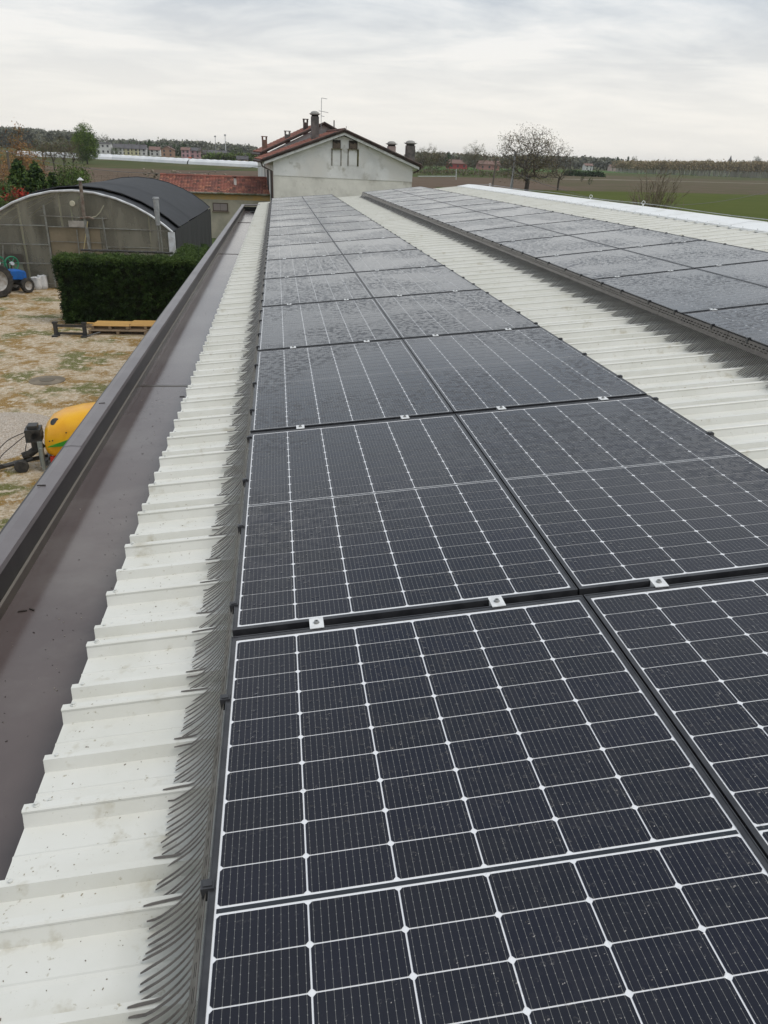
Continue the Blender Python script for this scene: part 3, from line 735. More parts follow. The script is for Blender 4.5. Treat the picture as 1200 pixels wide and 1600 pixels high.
def tree(label, cat, loc, h, seed, kind='budding', rx=None, group=None, name='tree', rz=None, trunk_h=None, n=None, cz=None, scale=1.0):
    t = thing(name, label, cat, loc, random.Random(seed).uniform(0, 6.28), group)
    rx = rx or h * 0.32
    if kind == 'conifer':
        mb = MB(); mb.tube([(0, 0, 0), (0, 0, h * 0.95)], [h * 0.03, 0.02], 6); mb.build('trunk', bark_d, t)
        rng = np.random.RandomState(seed); c = []
        for k in range(n or 420):
            z = h * (0.06 + 0.94 * rng.rand() ** 0.8); r = rx * (1 - z / h) ** 0.75 * (0.45 + 0.6 * rng.rand() ** 0.5) + 0.05; a = rng.rand() * 6.28
            c.append((r * math.cos(a), r * math.sin(a), z - 0.15 * r))
        link('crown', leaf_mesh('crown', c, 0.05 * h / 3, 10, h * 0.035, LD, seed, up=0.5), t); return t
    if kind == 'column':
        mb = MB(); mb.tube([(0, 0, 0), (0, 0, h * 0.9)], [h * 0.02, 0.03], 5); mb.build('trunk', bark_d, t)
        rng = np.random.RandomState(seed); c = []
        for k in range(150):
            z = h * (0.08 + 0.92 * rng.rand()); r = rx * math.sin(math.pi * min(1, (z / h) ** 0.8 * 0.93 + 0.05)) * rng.rand() ** 0.5; a = rng.rand() * 6.28
            c.append((r * math.cos(a), r * math.sin(a), z))
        link('crown', leaf_mesh('crown', c, 0.03 * h, 6, h * 0.04, LD[:2], seed), t); return t
    rz = rz or h * 0.40; trunk_h = trunk_h if trunk_h is not None else h * 0.28; n = n or 260
    sk = skeleton(seed, h, trunk_h, rx, rz, n, cz=cz, r0=h * 0.026)
    link('trunk', branches_mesh('trunk', sk, {'budding': bark, 'bare': bark_d, 'green': bark_d, 'russet': twig_o, 'brown': twig}.get(kind, bark), rmin=0.0), t)
    tips = sk[0][sk[3]]
    if kind == 'green': link('crown', leaf_mesh('crown', tips, h * 0.035, 22, h * 0.022, LG, seed), t)
    elif kind == 'budding': link('crown', leaf_mesh('crown', tips, h * 0.035, 12, h * 0.016, LB, seed), t)
    elif kind == 'russet': link('crown', leaf_mesh('crown', tips, h * 0.04, 9, h * 0.014, LR, seed), t)
    elif kind == 'olive': link('crown', leaf_mesh('crown', tips, h * 0.045, 24, h * 0.020, [LG[1], LG[2], LB[2]], seed), t)
    elif kind == 'dark': link('crown', leaf_mesh('crown', tips, h * 0.05, 26, h * 0.024, LD, seed), t)
    elif kind == 'far': link('crown', leaf_mesh('crown', tips, h * 0.045, 12, h * 0.035, LGREY, seed), t)
    elif kind == 'red': link('crown', leaf_mesh('crown', tips, h * 0.06, 14, h * 0.05, LRED, seed), t)
    elif kind == 'walnut':
        link('crown', leaf_mesh('crown', tips, h * 0.020, 5, h * 0.0065, [LB[1], LB[0]], seed), t)
    return t

# ================================================================== HEDGE (trimmed L-shaped evergreen hedge)
def hedge():
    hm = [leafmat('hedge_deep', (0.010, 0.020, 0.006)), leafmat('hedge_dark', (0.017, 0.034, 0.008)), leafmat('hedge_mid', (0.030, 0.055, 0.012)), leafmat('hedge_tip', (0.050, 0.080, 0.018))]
    t = thing('hedge', 'tall clipped dark green L-shaped hedge in front of the greenhouse', 'hedge', (0, 0, 0))
    core = MB()
    def blk(x0, y0, x1, y1, z): core.box((x0 + .12, y0 + .12, 0.05), (x1 - .12, y1 - .12, z - .12))
    blocks = [(-8.38, 29.95, -3.2, 31.15, 2.52), (-4.35, 31.15, -3.25, 38.2, 2.22)]
    for b in blocks: blk(*b)
    core.build('core', mat('hedge_core', (0.012, 0.013, 0.007), 1.0), t)
    rng = np.random.RandomState(2); c = []; wts = []
    for (x0, y0, x1, y1, z), nf in zip(blocks, (2600, 1300)):
        for k in range(nf):
            f = rng.rand(); A = [(x1 - x0) * z, (y1 - y0) * z, (x1 - x0) * (y1 - y0), (y1 - y0) * z]; s = sum(A); q = rng.rand() * s
            u, v = rng.rand(), rng.rand()
            bx = 0.035 * math.sin(7 * u * (x1 - x0)) + 0.04 * rng.randn()
            if q < A[0]: p = (x0 + (x1 - x0) * u + 0.0, y0 + bx + 0.05 * (1 - v), 0.02 + z * v)
            elif q < A[0] + A[1]: p = (x0 + bx + 0.06 * math.sin(5 * v), y0 + (y1 - y0) * u, 0.02 + z * v)
            elif q < A[0] + A[1] + A[2]: p = (x0 + (x1 - x0) * u, y0 + (y1 - y0) * v, z + 0.6 * bx)
            else: p = (x1 + bx, y0 + (y1 - y0) * u, 0.02 + z * v)
            c.append(p)
    c = np.array(c)
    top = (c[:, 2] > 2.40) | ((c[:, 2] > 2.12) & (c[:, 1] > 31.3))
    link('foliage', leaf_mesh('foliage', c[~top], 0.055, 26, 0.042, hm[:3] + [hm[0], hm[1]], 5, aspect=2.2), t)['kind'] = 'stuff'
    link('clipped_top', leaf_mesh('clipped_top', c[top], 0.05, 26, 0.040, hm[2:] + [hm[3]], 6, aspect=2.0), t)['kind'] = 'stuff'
hedge()

# ================================================================== GREENHOUSE TUNNEL
GO = Vector((-9.45, 38.5, 0)); GA = R(-1.75)
def gl(x, y, z): return (GO.x + x * math.cos(GA) - y * math.sin(GA), GO.y + x * math.sin(GA) + y * math.cos(GA), z)
gh = thing('greenhouse', 'arched greenhouse tunnel with grimy plastic front and black shade cloth roof', 'greenhouse')
HW, ZE, ZA = 4.52, 2.80, 4.55
RR = (HW * HW + (ZA - ZE) ** 2) / (2 * (ZA - ZE))
def arc(x, dr=0.0): return ZA - RR + math.sqrt(max((RR + dr) ** 2 - x * x, 0))
xs = [HW * math.sin(math.pi / 2 * q / 7) * 1.0 for q in range(-7, 8)]
film = bpy.data.materials.new('grimy_film'); film.use_nodes = True
t_ = film.node_tree; t_.nodes.clear()
o_ = t_.nodes.new('ShaderNodeOutputMaterial'); mxs = t_.nodes.new('ShaderNodeMixShader'); tr = t_.nodes.new('ShaderNodeBsdfTransparent'); pb = t_.nodes.new('ShaderNodeBsdfPrincipled')
gg = t_.nodes.new('ShaderNodeNewGeometry'); nn_ = t_.nodes.new('ShaderNodeTexNoise'); nn_.inputs['Scale'].default_value = 1.1; nn_.inputs['Detail'].default_value = 6
mpp = t_.nodes.new('ShaderNodeMapping'); mpp.inputs['Scale'].default_value = (1.6, 1.6, 0.35); t_.links.new(gg.outputs['Position'], mpp.inputs[0]); t_.links.new(mpp.outputs[0], nn_.inputs[0])
rr_ = t_.nodes.new('ShaderNodeMapRange'); rr_.inputs[1].default_value = 0.35; rr_.inputs[2].default_value = 0.7; rr_.inputs[3].default_value = 0.30; rr_.inputs[4].default_value = 0.58
t_.links.new(nn_.outputs[0], rr_.inputs[0]); t_.links.new(rr_.outputs[0], mxs.inputs[0])
pb.inputs['Base Color'].default_value = (0.36, 0.34, 0.27, 1); pb.inputs['Roughness'].default_value = 0.35
t_.links.new(tr.outputs[0], mxs.inputs[1]); t_.links.new(pb.outputs[0], mxs.inputs[2]); t_.links.new(mxs.outputs[0], o_.inputs[0])
clothm = mat('shade_cloth', (0.014, 0.015, 0.017), 0.7, (0.022, 0.023, 0.026), 1.5, 4, coords='Position', bump=0.3, bscale=3.0, bdist=0.04)
clothw = mat('shade_cloth_wall', (0.016, 0.016, 0.018), 0.8, (0.030, 0.030, 0.032), 7, 3, coords='Position', stretch=(1, 1, 0.08), bump=0.6, bscale=6, bdist=0.05)
whitep = mat('white_plastic', (0.66, 0.68, 0.70), 0.4, (0.5, 0.5, 0.5), 3, 3, coords='Position')
pipe = mat('frame_pipe', (0.26, 0.27, 0.25), 0.5, (0.18, 0.17, 0.15), 4, 3, metal=0.4, coords='Position')
ypipe = mat('inner_post', (0.34, 0.33, 0.20), 0.6)
front = MB(); ring = [gl(x, 0.0, arc(x)) for x in xs]
for a, b in zip(xs[:-1], xs[1:]): front.quad(gl(a, 0, 0.02), gl(b, 0, 0.02), gl(b, 0, arc(b)), gl(a, 0, arc(a)))
front.build('front_film', film, gh)
sf = MB()
for a, b in zip(xs[:-1], xs[1:]): sf.quad(gl(a, 0.02, arc(a)), gl(b, 0.02, arc(b)), gl(b, 1.1, arc(b)), gl(a, 1.1, arc(a)))
sf.build('roof_film', film, gh)
mb = MB(); mb.tube([gl(x, -0.03, arc(x) + 0.0) for x in xs], 0.055, 6); mb.build('front_arch', whitep, gh)
mb = MB(); mb.box((-0.16, -0.07, 0.0), (0.16, 0.05, ZE)); o = mb.build('corner_post', whitep, gh); o.location = gl(HW - 0.06, 0, 0)
# shade cloth: front flap raised a little, then bays with seams
def cloth(y0, y1, dr, name='shade_cloth'):
    mb = MB(); k = 3
    for j in range(k + 1):
        y = y0 + (y1 - y0) * j / k; sag = 0.035 * math.sin(math.pi * j / k)
        for x in xs:
            sc_ = 1 + dr / RR; mb.v.append(gl(x * sc_, y, arc(x, 0) + dr - sag))
    n = len(xs)
    for j in range(k):
        for i in range(n - 1): a = j * n + i; mb.f.append((a, a + 1, a + n + 1, a + n)); mb.m.append(0)
    mb.build(name, clothm, gh, True)
cloth(0.12, 1.9, 0.04); cloth(1.5, 6.2, 0.13); cloth(6.1, 16.1, 0.135)
for y, dr in ((1.5, 0.135), (16.1, 0.14)):
    mb = MB(); mb.tube([gl(x * (1 + dr / RR), y, arc(x) + dr) for x in xs], 0.035, 5); mb.build('cloth_hem', clothm, gh)
for sg in (-1, 1):
    mb = MB()
    for y0 in np.arange(0.1, 16.0, 0.5):
        w0 = 0.05 * math.sin(y0 * 3.1); w1 = 0.05 * math.sin((y0 + 0.5) * 3.1)
        mb.quad(gl(sg * (HW + 0.10 + w0), y0, 0.0), gl(sg * (HW + 0.10 + w1), y0 + 0.5, 0.0), gl(sg * (HW + 0.13), y0 + 0.5, ZE + 0.1), gl(sg * (HW + 0.13), y0, ZE + 0.1))
    mb.build('side_cloth', clothw, gh)
mb = MB()
for a, b in zip(xs[:-1], xs[1:]): mb.quad(gl(a, 16.0, 0.0), gl(b, 16.0, 0.0), gl(b, 16.0, arc(b)), gl(a, 16.0, arc(a)))
mb.build('rear_cloth', clothw, gh)
mb = MB(); mb.quad(gl(-HW, 0.1, 0.012), gl(HW, 0.1, 0.012), gl(HW, 15.9, 0.012), gl(-HW, 15.9, 0.012)); mb.build('floor', mat('greenhouse_soil', (0.16, 0.13, 0.09), 0.9, (0.10, 0.09, 0.05), 1, 4, coords='Position'), gh)
for y in (0.95, 4.0, 7.0):
    mb = MB(); mb.tube([gl(x * 0.975, y, arc(x) - 0.10) for x in xs], 0.045, 6); mb.build('inner_arch', ypipe, gh)
for (p, q) in ((( 30, 322), (42, 442)), ((93, 302), (98, 352)), ((232, 325), (236, 392))):
    pass
for px_ in ((-12.249, 39.300, 3.497), (-10.308, 39.300, 3.551), (-6.136, 39.300, 3.666)):
    mb = MB(); mb.tube([(px_[0] + 0.03, 39.3, 0), (px_[0] - 0.03, 39.3, min(arc(max(-4.4, min(4.4, px_[0] - GO.x))), 4.5) - 0.1)], 0.05, 6); mb.build('inner_post', ypipe, gh)
def fp(p, d=0.0): return (p[0], p[1] - d, p[2])
bars = [((-14.107, 38.400, 2.910), (-10.822, 38.400, 2.951), 0.028), ((-10.769, 38.400, 2.909), (-5.168, 38.400, 2.844), 0.026), ((-11.077, 38.400, 3.390), (-7.960, 38.400, 3.329), 0.024), ((-14.263, 38.400, 2.070), (-10.833, 38.400, 2.074), 0.026),
        ((-12.513, 38.400, 1.191), (-10.843, 38.400, 1.194), 0.03), ((-10.750, 38.400, 2.238), (-8.182, 38.400, 2.208), 0.018), ((-8.203, 38.400, 2.029), (-5.236, 38.400, 2.034), 0.018), ((-10.814, 38.400, 1.600), (-8.256, 38.400, 1.578), 0.018), ((-12.152, 38.400, 0.290), (-10.773, 38.400, 0.220), 0.022)]
for (a, b, r) in bars:
    mb = MB(); mb.tube([fp(a), fp(b)], r, 6); mb.build('cross_pipe', pipe, gh)
posts = [((-10.829, 38.400, 3.881), (-10.793, 38.350, 0.104), 0.045), ((-8.192, 38.400, 3.381), (-8.105, 38.400, 1.308), 0.035), ((-12.964, 38.400, 2.012), (-13.267, 38.400, 0.241), 0.03), ((-9.452, 38.400, 2.826), (-9.485, 38.400, 0.978), 0.03), ((-8.955, 38.400, 3.216), (-8.906, 38.400, 0.989), 0.045)]
for (a, b, r) in posts:
    mb = MB(); mb.tube([fp(a, 0.03), fp(b, 0.03)], r, 6); mb.build('upright_pipe', pipe, gh)
a_, b_ = (-10.760, 38.460, 2.875), (-8.398, 38.460, 0.990)
mb = MB(); mb.box((a_[0], 38.44, 0.03), (b_[0], 38.47, a_[2])); mb.build('sliding_door', mat('door_board', (0.215, 0.175, 0.115), 0.7, (0.17, 0.14, 0.09), 1.5, 4, coords='Position'), gh)
a_, b_ = (-12.990, 38.460, 1.621), (-12.199, 38.460, 1.220)
mb = MB(); mb.box((a_[0], 38.42, b_[2]), (b_[0], 38.45, a_[2])); mb.build('dark_window', mat('dark_pane', (0.06, 0.048, 0.038), 0.5), gh)
a_, b_ = (-13.013, 38.460, 1.144), (-12.225, 38.460, 0.310)
mb = MB(); mb.box((a_[0], 38.42, b_[2]), (b_[0], 38.45, a_[2])); mb.build('pale_sheet', mat('pale_sheet', (0.21, 0.22, 0.16), 0.6), gh)
a_ = (-9.480, 38.300, 3.982); mb = MB(); mb.lathe([(0.0, -0.05), (0.11, -0.05), (0.13, 0.0), (0.10, 0.02), (0.0, 0.02)], a_, 'Y', 16); mb.build('round_vent', mat('vent_cream', (0.50, 0.47, 0.36), 0.6), gh)
a_ = (-9.412, 38.300, 3.068); mb = MB(); mb.box((a_[0] - 0.37, 38.3, a_[2] - 0.14), (a_[0] + 0.36, 38.34, a_[2] + 0.14)); mb.build('blank_board', mat('board_grey', (0.40, 0.37, 0.34), 0.7, (0.27, 0.25, 0.22), 3, 3, coords='Position'), gh)
mb = MB(); mb.tube([(-8.685, 38.200, 3.383), (-8.441, 38.200, 3.447), (-8.242, 38.200, 3.624), (-8.026, 38.200, 3.944)], 0.022, 5); mb.build('cable_loop', mat('cable_cream', (0.40, 0.38, 0.28), 0.6), gh)
mb = MB(); mb.tube([(-8.832, 38.100, 3.214), (-8.995, 38.100, 2.631), (-9.172, 38.100, 1.951)], 0.02, 5); mb.build('cord', mat('cord_yellow', (0.45, 0.38, 0.20), 0.7), gh)
# stove pipes and the wrapped bar in front
rust = mat('rusty_pipe', (0.22, 0.19, 0.16), 0.6, (0.13, 0.085, 0.06), 6, 5, metal=0.3, coords='Position')
f1 = thing('stove_pipe', 'rusty brown stove pipe with white cap in front of the greenhouse door', 'flue', (0, 0, 0))
mb = MB(); mb.tube([(-8.825, 37.600, 5.005), (-8.850, 37.600, 4.263), (-8.866, 37.600, 3.479)], [0.075, 0.085, 0.085], 10); mb.build('pipe', rust, f1)
p_ = (-8.858, 37.600, 3.423); mb = MB(); mb.tube([p_, (p_[0] + 0.1, 37.6, 0.0)], 0.05, 8); mb.build('stand', pipe, f1)
mb = MB(); mb.tube([(p_[0] - 0.18, 37.55, p_[2] - 0.02), (p_[0] + 0.25, 37.55, p_[2] + 0.03), (p_[0] + 0.42, 37.6, p_[2] - 0.06)], 0.045, 6); mb.build('elbow', rust, f1)
p_ = (-8.818, 37.600, 5.059); mb = MB(); mb.lathe([(0.15, -0.02), (0.15, 0.0), (0.03, 0.10), (0.0, 0.10)], p_, n=12); mb.build('cap', whitep, f1)
f2 = thing('flue_pipe', 'grey galvanised flue pipe near the white corner post of the greenhouse', 'flue')
mb = MB(); mb.tube([(-5.447, 37.300, 4.323), (-5.449, 37.300, 3.818), (-5.446, 37.300, 3.194)], [0.135, 0.125, 0.10], 12); mb.build('pipe', galv, f2)
p_ = (-5.442, 37.300, 4.379); mb = MB(); mb.lathe([(0.155, -0.03), (0.155, 0.02), (0.14, 0.03), (0.14, 0.06), (0.0, 0.06)], p_, n=12); mb.build('collar', galv, f2)
for dx in (-0.05, 0.07):
    p_ = (-5.434, 37.300, 3.165); mb = MB(); mb.tube([(p_[0] + dx, 37.3, p_[2]), (p_[0] + dx + 0.06, 37.3, 0.0)], 0.032, 6); mb.build('leg', pipe, f2)
wb = thing('wrapped_bar', 'black wrapped horizontal bar standing over the clipped hedge', 'bar')
mb = MB(); a_, b_ = Vector((-8.925, 36.400, 2.103)), Vector((-4.751, 36.400, 2.049)); rng = random.Random(3)
mb.tube([a_.lerp(b_, k / 40) + Vector((0, 0, rng.uniform(-0.012, 0.012))) for k in range(41)], [0.05 + rng.uniform(-0.012, 0.015) for _ in range(41)], 7); mb.build('bar', mat('wrap_black', (0.020, 0.019, 0.018), 0.5, (0.06, 0.058, 0.055), 14, 3, coords='Position'), wb)
for p in ((-8.791, 36.400, 2.035), (-8.389, 36.400, 2.043), (-4.900, 36.400, 2.031)):
    mb = MB(); mb.tube([p, (p[0] + 0.03, p[1], 0)], 0.035, 6); mb.build('leg', pipe, wb)
# two white sacks
sackm = mat('woven_sack', (0.66, 0.66, 0.65), 0.7, (0.55, 0.55, 0.55), 9, 3, bump=0.6, bscale=5, bdist=0.05)
def sack(x, y, w_, h, seed, label):
    rng = random.Random(seed); mb = MB(); n = 14; o = []
    for j, (s, z) in enumerate(((0.86, 0), (1.0, 0.08), (1.03, 0.35), (0.98, 0.7), (0.95, 0.93), (1.0, 1.0), (0.7, 0.97), (0.15, 0.9))):
        for k in range(n):
            t = 6.283 * k / n; c, q = math.cos(t), math.sin(t); r = (abs(c) ** 4 + abs(q) ** 4) ** -0.25
            mb.v.append((w_ / 2 * s * r * c * (1 + rng.uniform(-.03, .03)), w_ * 0.4 * s * r * q, h * z + (rng.uniform(-0.02, 0.05) if j > 3 else 0)))
    for j in range(7):
        for k in range(n): mb.f.append((j * n + k, j * n + (k + 1) % n, (j + 1) * n + (k + 1) % n, (j + 1) * n + k)); mb.m.append(0)
    t = thing('sack', label, 'sack', (x, y, 0.004), rng.uniform(-0.2, 0.2)); mb.build('bag', sackm, t, True)
    mb = MB()
    for sx in (-1, 1): mb.tube([(sx * w_ * 0.3, 0, h * 0.98), (sx * w_ * 0.38, -0.02, h * 1.06), (sx * w_ * 0.2, 0, h * 1.0)], 0.012, 4)
    mb.build('handle', sackm, t)
sack(-11.619, 38.1, 0.45, 0.56, 1, 'left and nearer of two white woven sacks by the greenhouse door post')
sack(-11.375, 38.3, 0.42, 0.62, 2, 'right and taller of two white woven sacks by the greenhouse door post')

# ================================================================== TRACTOR at the left edge of the picture
rubber = mat('rubber', (0.022, 0.021, 0.020), 0.8, (0.05, 0.045, 0.038), 8, 3); rimm = mat('rim_grey', (0.40, 0.39, 0.37), 0.6, (0.28, 0.25, 0.22), 6, 3)
blue = mat('tractor_blue', (0.015, 0.12, 0.42), 0.4, (0.02, 0.10, 0.32), 5, 3); dark = mat('engine_dark', (0.018, 0.018, 0.018), 0.5); greenm = mat('reel_green', (0.02, 0.20, 0.10), 0.5)
tr_ = thing('tractor', 'small blue tractor with big muddy rear wheels at the left edge', 'tractor', (-13.15, 36.15, 0.004), R(52))
def wheel(parent, x, y, r, w_, lugs, nm='wheel'):
    wt = MB(); wt.lathe([(r * 0.60, -w_ / 2), (r * 0.93, -w_ / 2), (r, -w_ * 0.35), (r, w_ * 0.35), (r * 0.93, w_ / 2), (r * 0.60, w_ / 2)], (x, y, r), 'Y', 28, False)
    for k in range(lugs):
        for sgn in (-1, 1):
            t = 6.283 * (k + (0.5 if sgn > 0 else 0)) / lugs; t2 = t + 0.16
            def pp(tt, rr, yy): return (x + rr * math.cos(tt), y + yy, r + rr * math.sin(tt))
            y0, y1 = (0.0, sgn * w_ * 0.48); d = 0.05
            wt.hexa([pp(t, r * 0.97, y0), pp(t + d, r * 0.97, y0), pp(t2 + d, r * 0.95, y1), pp(t2, r * 0.95, y1), pp(t, r * 1.05, y0), pp(t + d, r * 1.05, y0), pp(t2 + d, r * 1.02, y1), pp(t2, r * 1.02, y1)])
    o = wt.build(nm, rubber, parent)
    wr = MB(); wr.lathe([(r * 0.61, -w_ * 0.4), (r * 0.55, -w_ * 0.28), (r * 0.20, -w_ * 0.1), (r * 0.18, -w_ * 0.22), (0.0, -w_ * 0.22)], (x, y, r), 'Y', 24, False)
    wr.lathe([(r * 0.61, w_ * 0.4), (r * 0.55, w_ * 0.28), (r * 0.20, w_ * 0.1), (0.0, w_ * 0.1)], (x, y, r), 'Y', 24, False); wr.build('rim', rimm, o)
for s in (-1, 1): wheel(tr_, 0, s * 0.62, 0.74, 0.38, 18, 'rear_wheel')
for s in (-1, 1): wheel(tr_, 1.62, s * 0.50, 0.335, 0.20, 14, 'front_wheel')
mb = MB(); prof = [(0.62, 0.72, 0.98, 0.21), (0.95, 0.66, 1.10, 0.24), (1.5, 0.60, 1.06, 0.24), (1.85, 0.58, 0.95, 0.21)]
for (x, z0, z1, hw) in prof: mb.v += [(x, -hw, z0), (x, hw, z0), (x, hw, z1 - 0.08), (x, hw * 0.6, z1), (x, -hw * 0.6, z1), (x, -hw, z1 - 0.08)]
for i in range(3):
    for k in range(6): mb.f.append((i * 6 + k, i * 6 + (k + 1) % 6, (i + 1) * 6 + (k + 1) % 6, (i + 1) * 6 + k)); mb.m.append(0)
mb.f += [(0, 1, 2, 3, 4, 5), (23, 22, 21, 20, 19, 18)]; mb.m += [0, 0]; mb.build('hood', blue, tr_)
mb = MB(); mb.box((0.1, -0.16, 0.45), (1.75, 0.16, 0.66)); mb.box((0.55, -0.2, 0.5), (1.3, 0.2, 0.9)); mb.box((1.55, -0.45, 0.30), (1.69, 0.45, 0.38)); mb.build('engine', dark, tr_)
mb = MB(); mb.box((-0.35, -0.3, 0.55), (0.35, 0.3, 0.80)); mb.tube([(0, -0.55, 0.74), (0, 0.55, 0.74)], 0.09, 8); mb.build('axle_housing', dark, tr_)
for s in (-1, 1):
    mb = MB()
    for k in range(6):
        t0, t1 = 0.5 + k * 0.36, 0.5 + (k + 1) * 0.36; r = 0.84
        mb.hexa([(r * math.cos(t0), s * 0.42, 0.74 + r * math.sin(t0)), (r * math.cos(t1), s * 0.42, 0.74 + r * math.sin(t1)), (r * math.cos(t1), s * 0.78, 0.74 + r * math.sin(t1)), (r * math.cos(t0), s * 0.78, 0.74 + r * math.sin(t0)),
                 (r * 1.02 * math.cos(t0), s * 0.42, 0.76 + r * math.sin(t0)), (r * 1.02 * math.cos(t1), s * 0.42, 0.76 + r * math.sin(t1)), (r * 1.02 * math.cos(t1), s * 0.78, 0.76 + r * math.sin(t1)), (r * 1.02 * math.cos(t0), s * 0.78, 0.76 + r * math.sin(t0))])
    if s > 0: mb.build('fender', blue, tr_)
mb = MB(); mb.box((-0.25, -0.22, 0.95), (0.15, 0.22, 1.02)); mb.box((-0.32, -0.22, 1.0), (-0.25, 0.22, 1.32)); mb.build('seat', dark, tr_)
mb = MB(); mb.tube([(0.6, 0, 0.95), (0.40, 0, 1.25)], 0.02, 6); mb.tube([(0.40 + 0.09 * math.sin(t), 0.19 * math.cos(t), 1.26 + 0.16 * math.sin(t)) for t in np.linspace(0, 6.283, 15)], 0.014, 5); mb.build('steering_wheel', dark, tr_)
mb = MB(); mb.tube([(1.2, 0.12, 1.05), (1.2, 0.12, 1.5)], 0.03, 6); mb.build('exhaust', dark, tr_)
def reel(px3, label, ang):
    t = thing('hose_reel', label, 'reel', px3, ang)
    mb = MB(); r = 0.31
    mb.tube([(r * math.cos(a), 0, r * math.sin(a)) for a in np.linspace(0, 6.283, 21)], 0.035, 6); mb.build('rim', greenm, t)
    for k in range(6):
        a = k * math.pi / 3; mb = MB(); mb.tube([(0, 0, 0), (r * math.cos(a), 0, r * math.sin(a))], 0.022, 5); mb.build('spoke', greenm, t)
    mb = MB(); mb.lathe([(0.0, -0.09), (0.085, -0.09), (0.085, 0.09), (0.0, 0.09)], (0, 0, 0), 'Y', 12); mb.build('hub', whitep, t)
    mb = MB(); mb.tube([(0.0, 0.12, 0.0), (0.0, 0.12, -px3[2])], 0.04, 6); mb.box((-0.25, 0.06, 0.004 - px3[2]), (0.25, 0.2, 0.05 - px3[2])); mb.build('stand', mat('red_stand', (0.20, 0.07, 0.04), 0.7), t)
reel((-12.486, 37.700, 1.267), 'green spoked reel wheel with white hub above the blue tractor', R(40))
reel((-13.109, 37.700, 1.269), 'green reel wheel cut by the left edge above the rear tractor wheel', R(40))

# ================================================================== YARD: pallets, steel frame, yellow sprayer
wood_y = mat('new_wood', (0.64, 0.38, 0.12), 0.75, (0.52, 0.30, 0.10), 4, 4, stretch=(0.4, 6, 6), bump=0.2, bscale=20); wood_o = mat('old_wood', (0.27, 0.19, 0.115), 0.85, (0.18, 0.13, 0.085), 4, 4, stretch=(0.5, 6, 6))
def pallet(x, y, z, L, D, rz, nb, mtop, label, tilt=0.0):
    t = thing('pallet', label, 'pallet', (x, y, z), rz); t.rotation_euler = (tilt, 0, rz); rng = random.Random(int(x * 31))
    bw = D / nb
    for k in range(nb):
        mb = MB(); e0, e1 = rng.uniform(-0.05, 0.05), rng.uniform(-0.06, 0.06); dz = rng.uniform(0, 0.008)
        mb.box((-L / 2 + e0, -D / 2 + k * bw + 0.012, 0.125 + dz), (L / 2 + e1, -D / 2 + (k + 1) * bw - 0.012, 0.150 + dz)); mb.build('board', mtop, t)
    for q in (-0.48, 0, 0.48):
        mb = MB(); mb.box((q * L - 0.05, -D / 2, 0.022), (q * L + 0.05, D / 2, 0.124)); mb.build('stringer', wood_o, t)
    mb = MB(); mb.box((-L / 2, -D / 2 + 0.001, 0.0), (L / 2, -D / 2 + 0.10, 0.021)); mb.build('base_board', wood_o, t)
pallet(-5.95, 28.55, 0.004, 2.15, 1.1, R(-2), 8, wood_o, 'lower long weathered pallet lying in front of the hedge')
pallet(-6.25, 28.65, 0.165, 1.35, 0.95, R(-3), 7, wood_y, 'shorter yellow pallet on top, its left end nearest the black frame')
pallet(-4.95, 28.75, 0.166, 1.25, 1.05, R(-1), 8, wood_y, 'fresh yellow slatted pallet, right of the stack and cut by the parapet', )
for (px3, l, a, lab) in (((-7.085, 28.832, 0.250), 1.6, R(-2), 'long thin yellow plank sticking out left behind the pallets'), ((-7.114, 29.198, 0.050), 1.3, R(2), 'grey brown plank on the gravel behind the pallets')):
    mb = MB(); mb.box((-l / 2, -0.06, 0), (l / 2, 0.06, 0.03)); o = mb.build('plank', wood_y if 'yellow' in lab else wood_o); o.location = (px3[0] + 0.3, 29.35, 0.14 if 'yellow' in lab else 0.03); o.rotation_euler = (0, R(2), a); tag(o, lab, 'plank')
blackp = mat('black_paint', (0.020, 0.022, 0.024), 0.5, (0.05, 0.045, 0.04), 9, 3)
ff = thing('steel_frame', 'black steel fork frame standing on the gravel left of the pallets', 'frame', (-7.62, 27.75, 0.004), R(-4))
for s, n_ in ((-0.54, 'upright'), (0.52, 'upright')):
    mb = MB(); mb.box((s - 0.065, -0.05, 0), (s + 0.065, 0.05, 0.50)); mb.box((s - 0.09, -0.07, 0.46), (s + 0.09, 0.07, 0.53)); mb.box((s - 0.10, -0.25, 0.0), (s + 0.10, 0.12, 0.05)); mb.build(n_, blackp, ff)
mb = MB(); mb.box((-0.474, -0.035, 0.34), (0.454, 0.035, 0.43)); mb.build('top_bar', blackp, ff)
mb = MB(); mb.box((-0.474, -0.035, 0.06), (0.454, 0.035, 0.14)); mb.build('bottom_bar', blackp, ff)
mb = MB(); mb.tube([(0.60, -0.1, 0.04), (0.98, 0.32, 0.10)], 0.03, 6); mb.build('pin', blackp, ff)

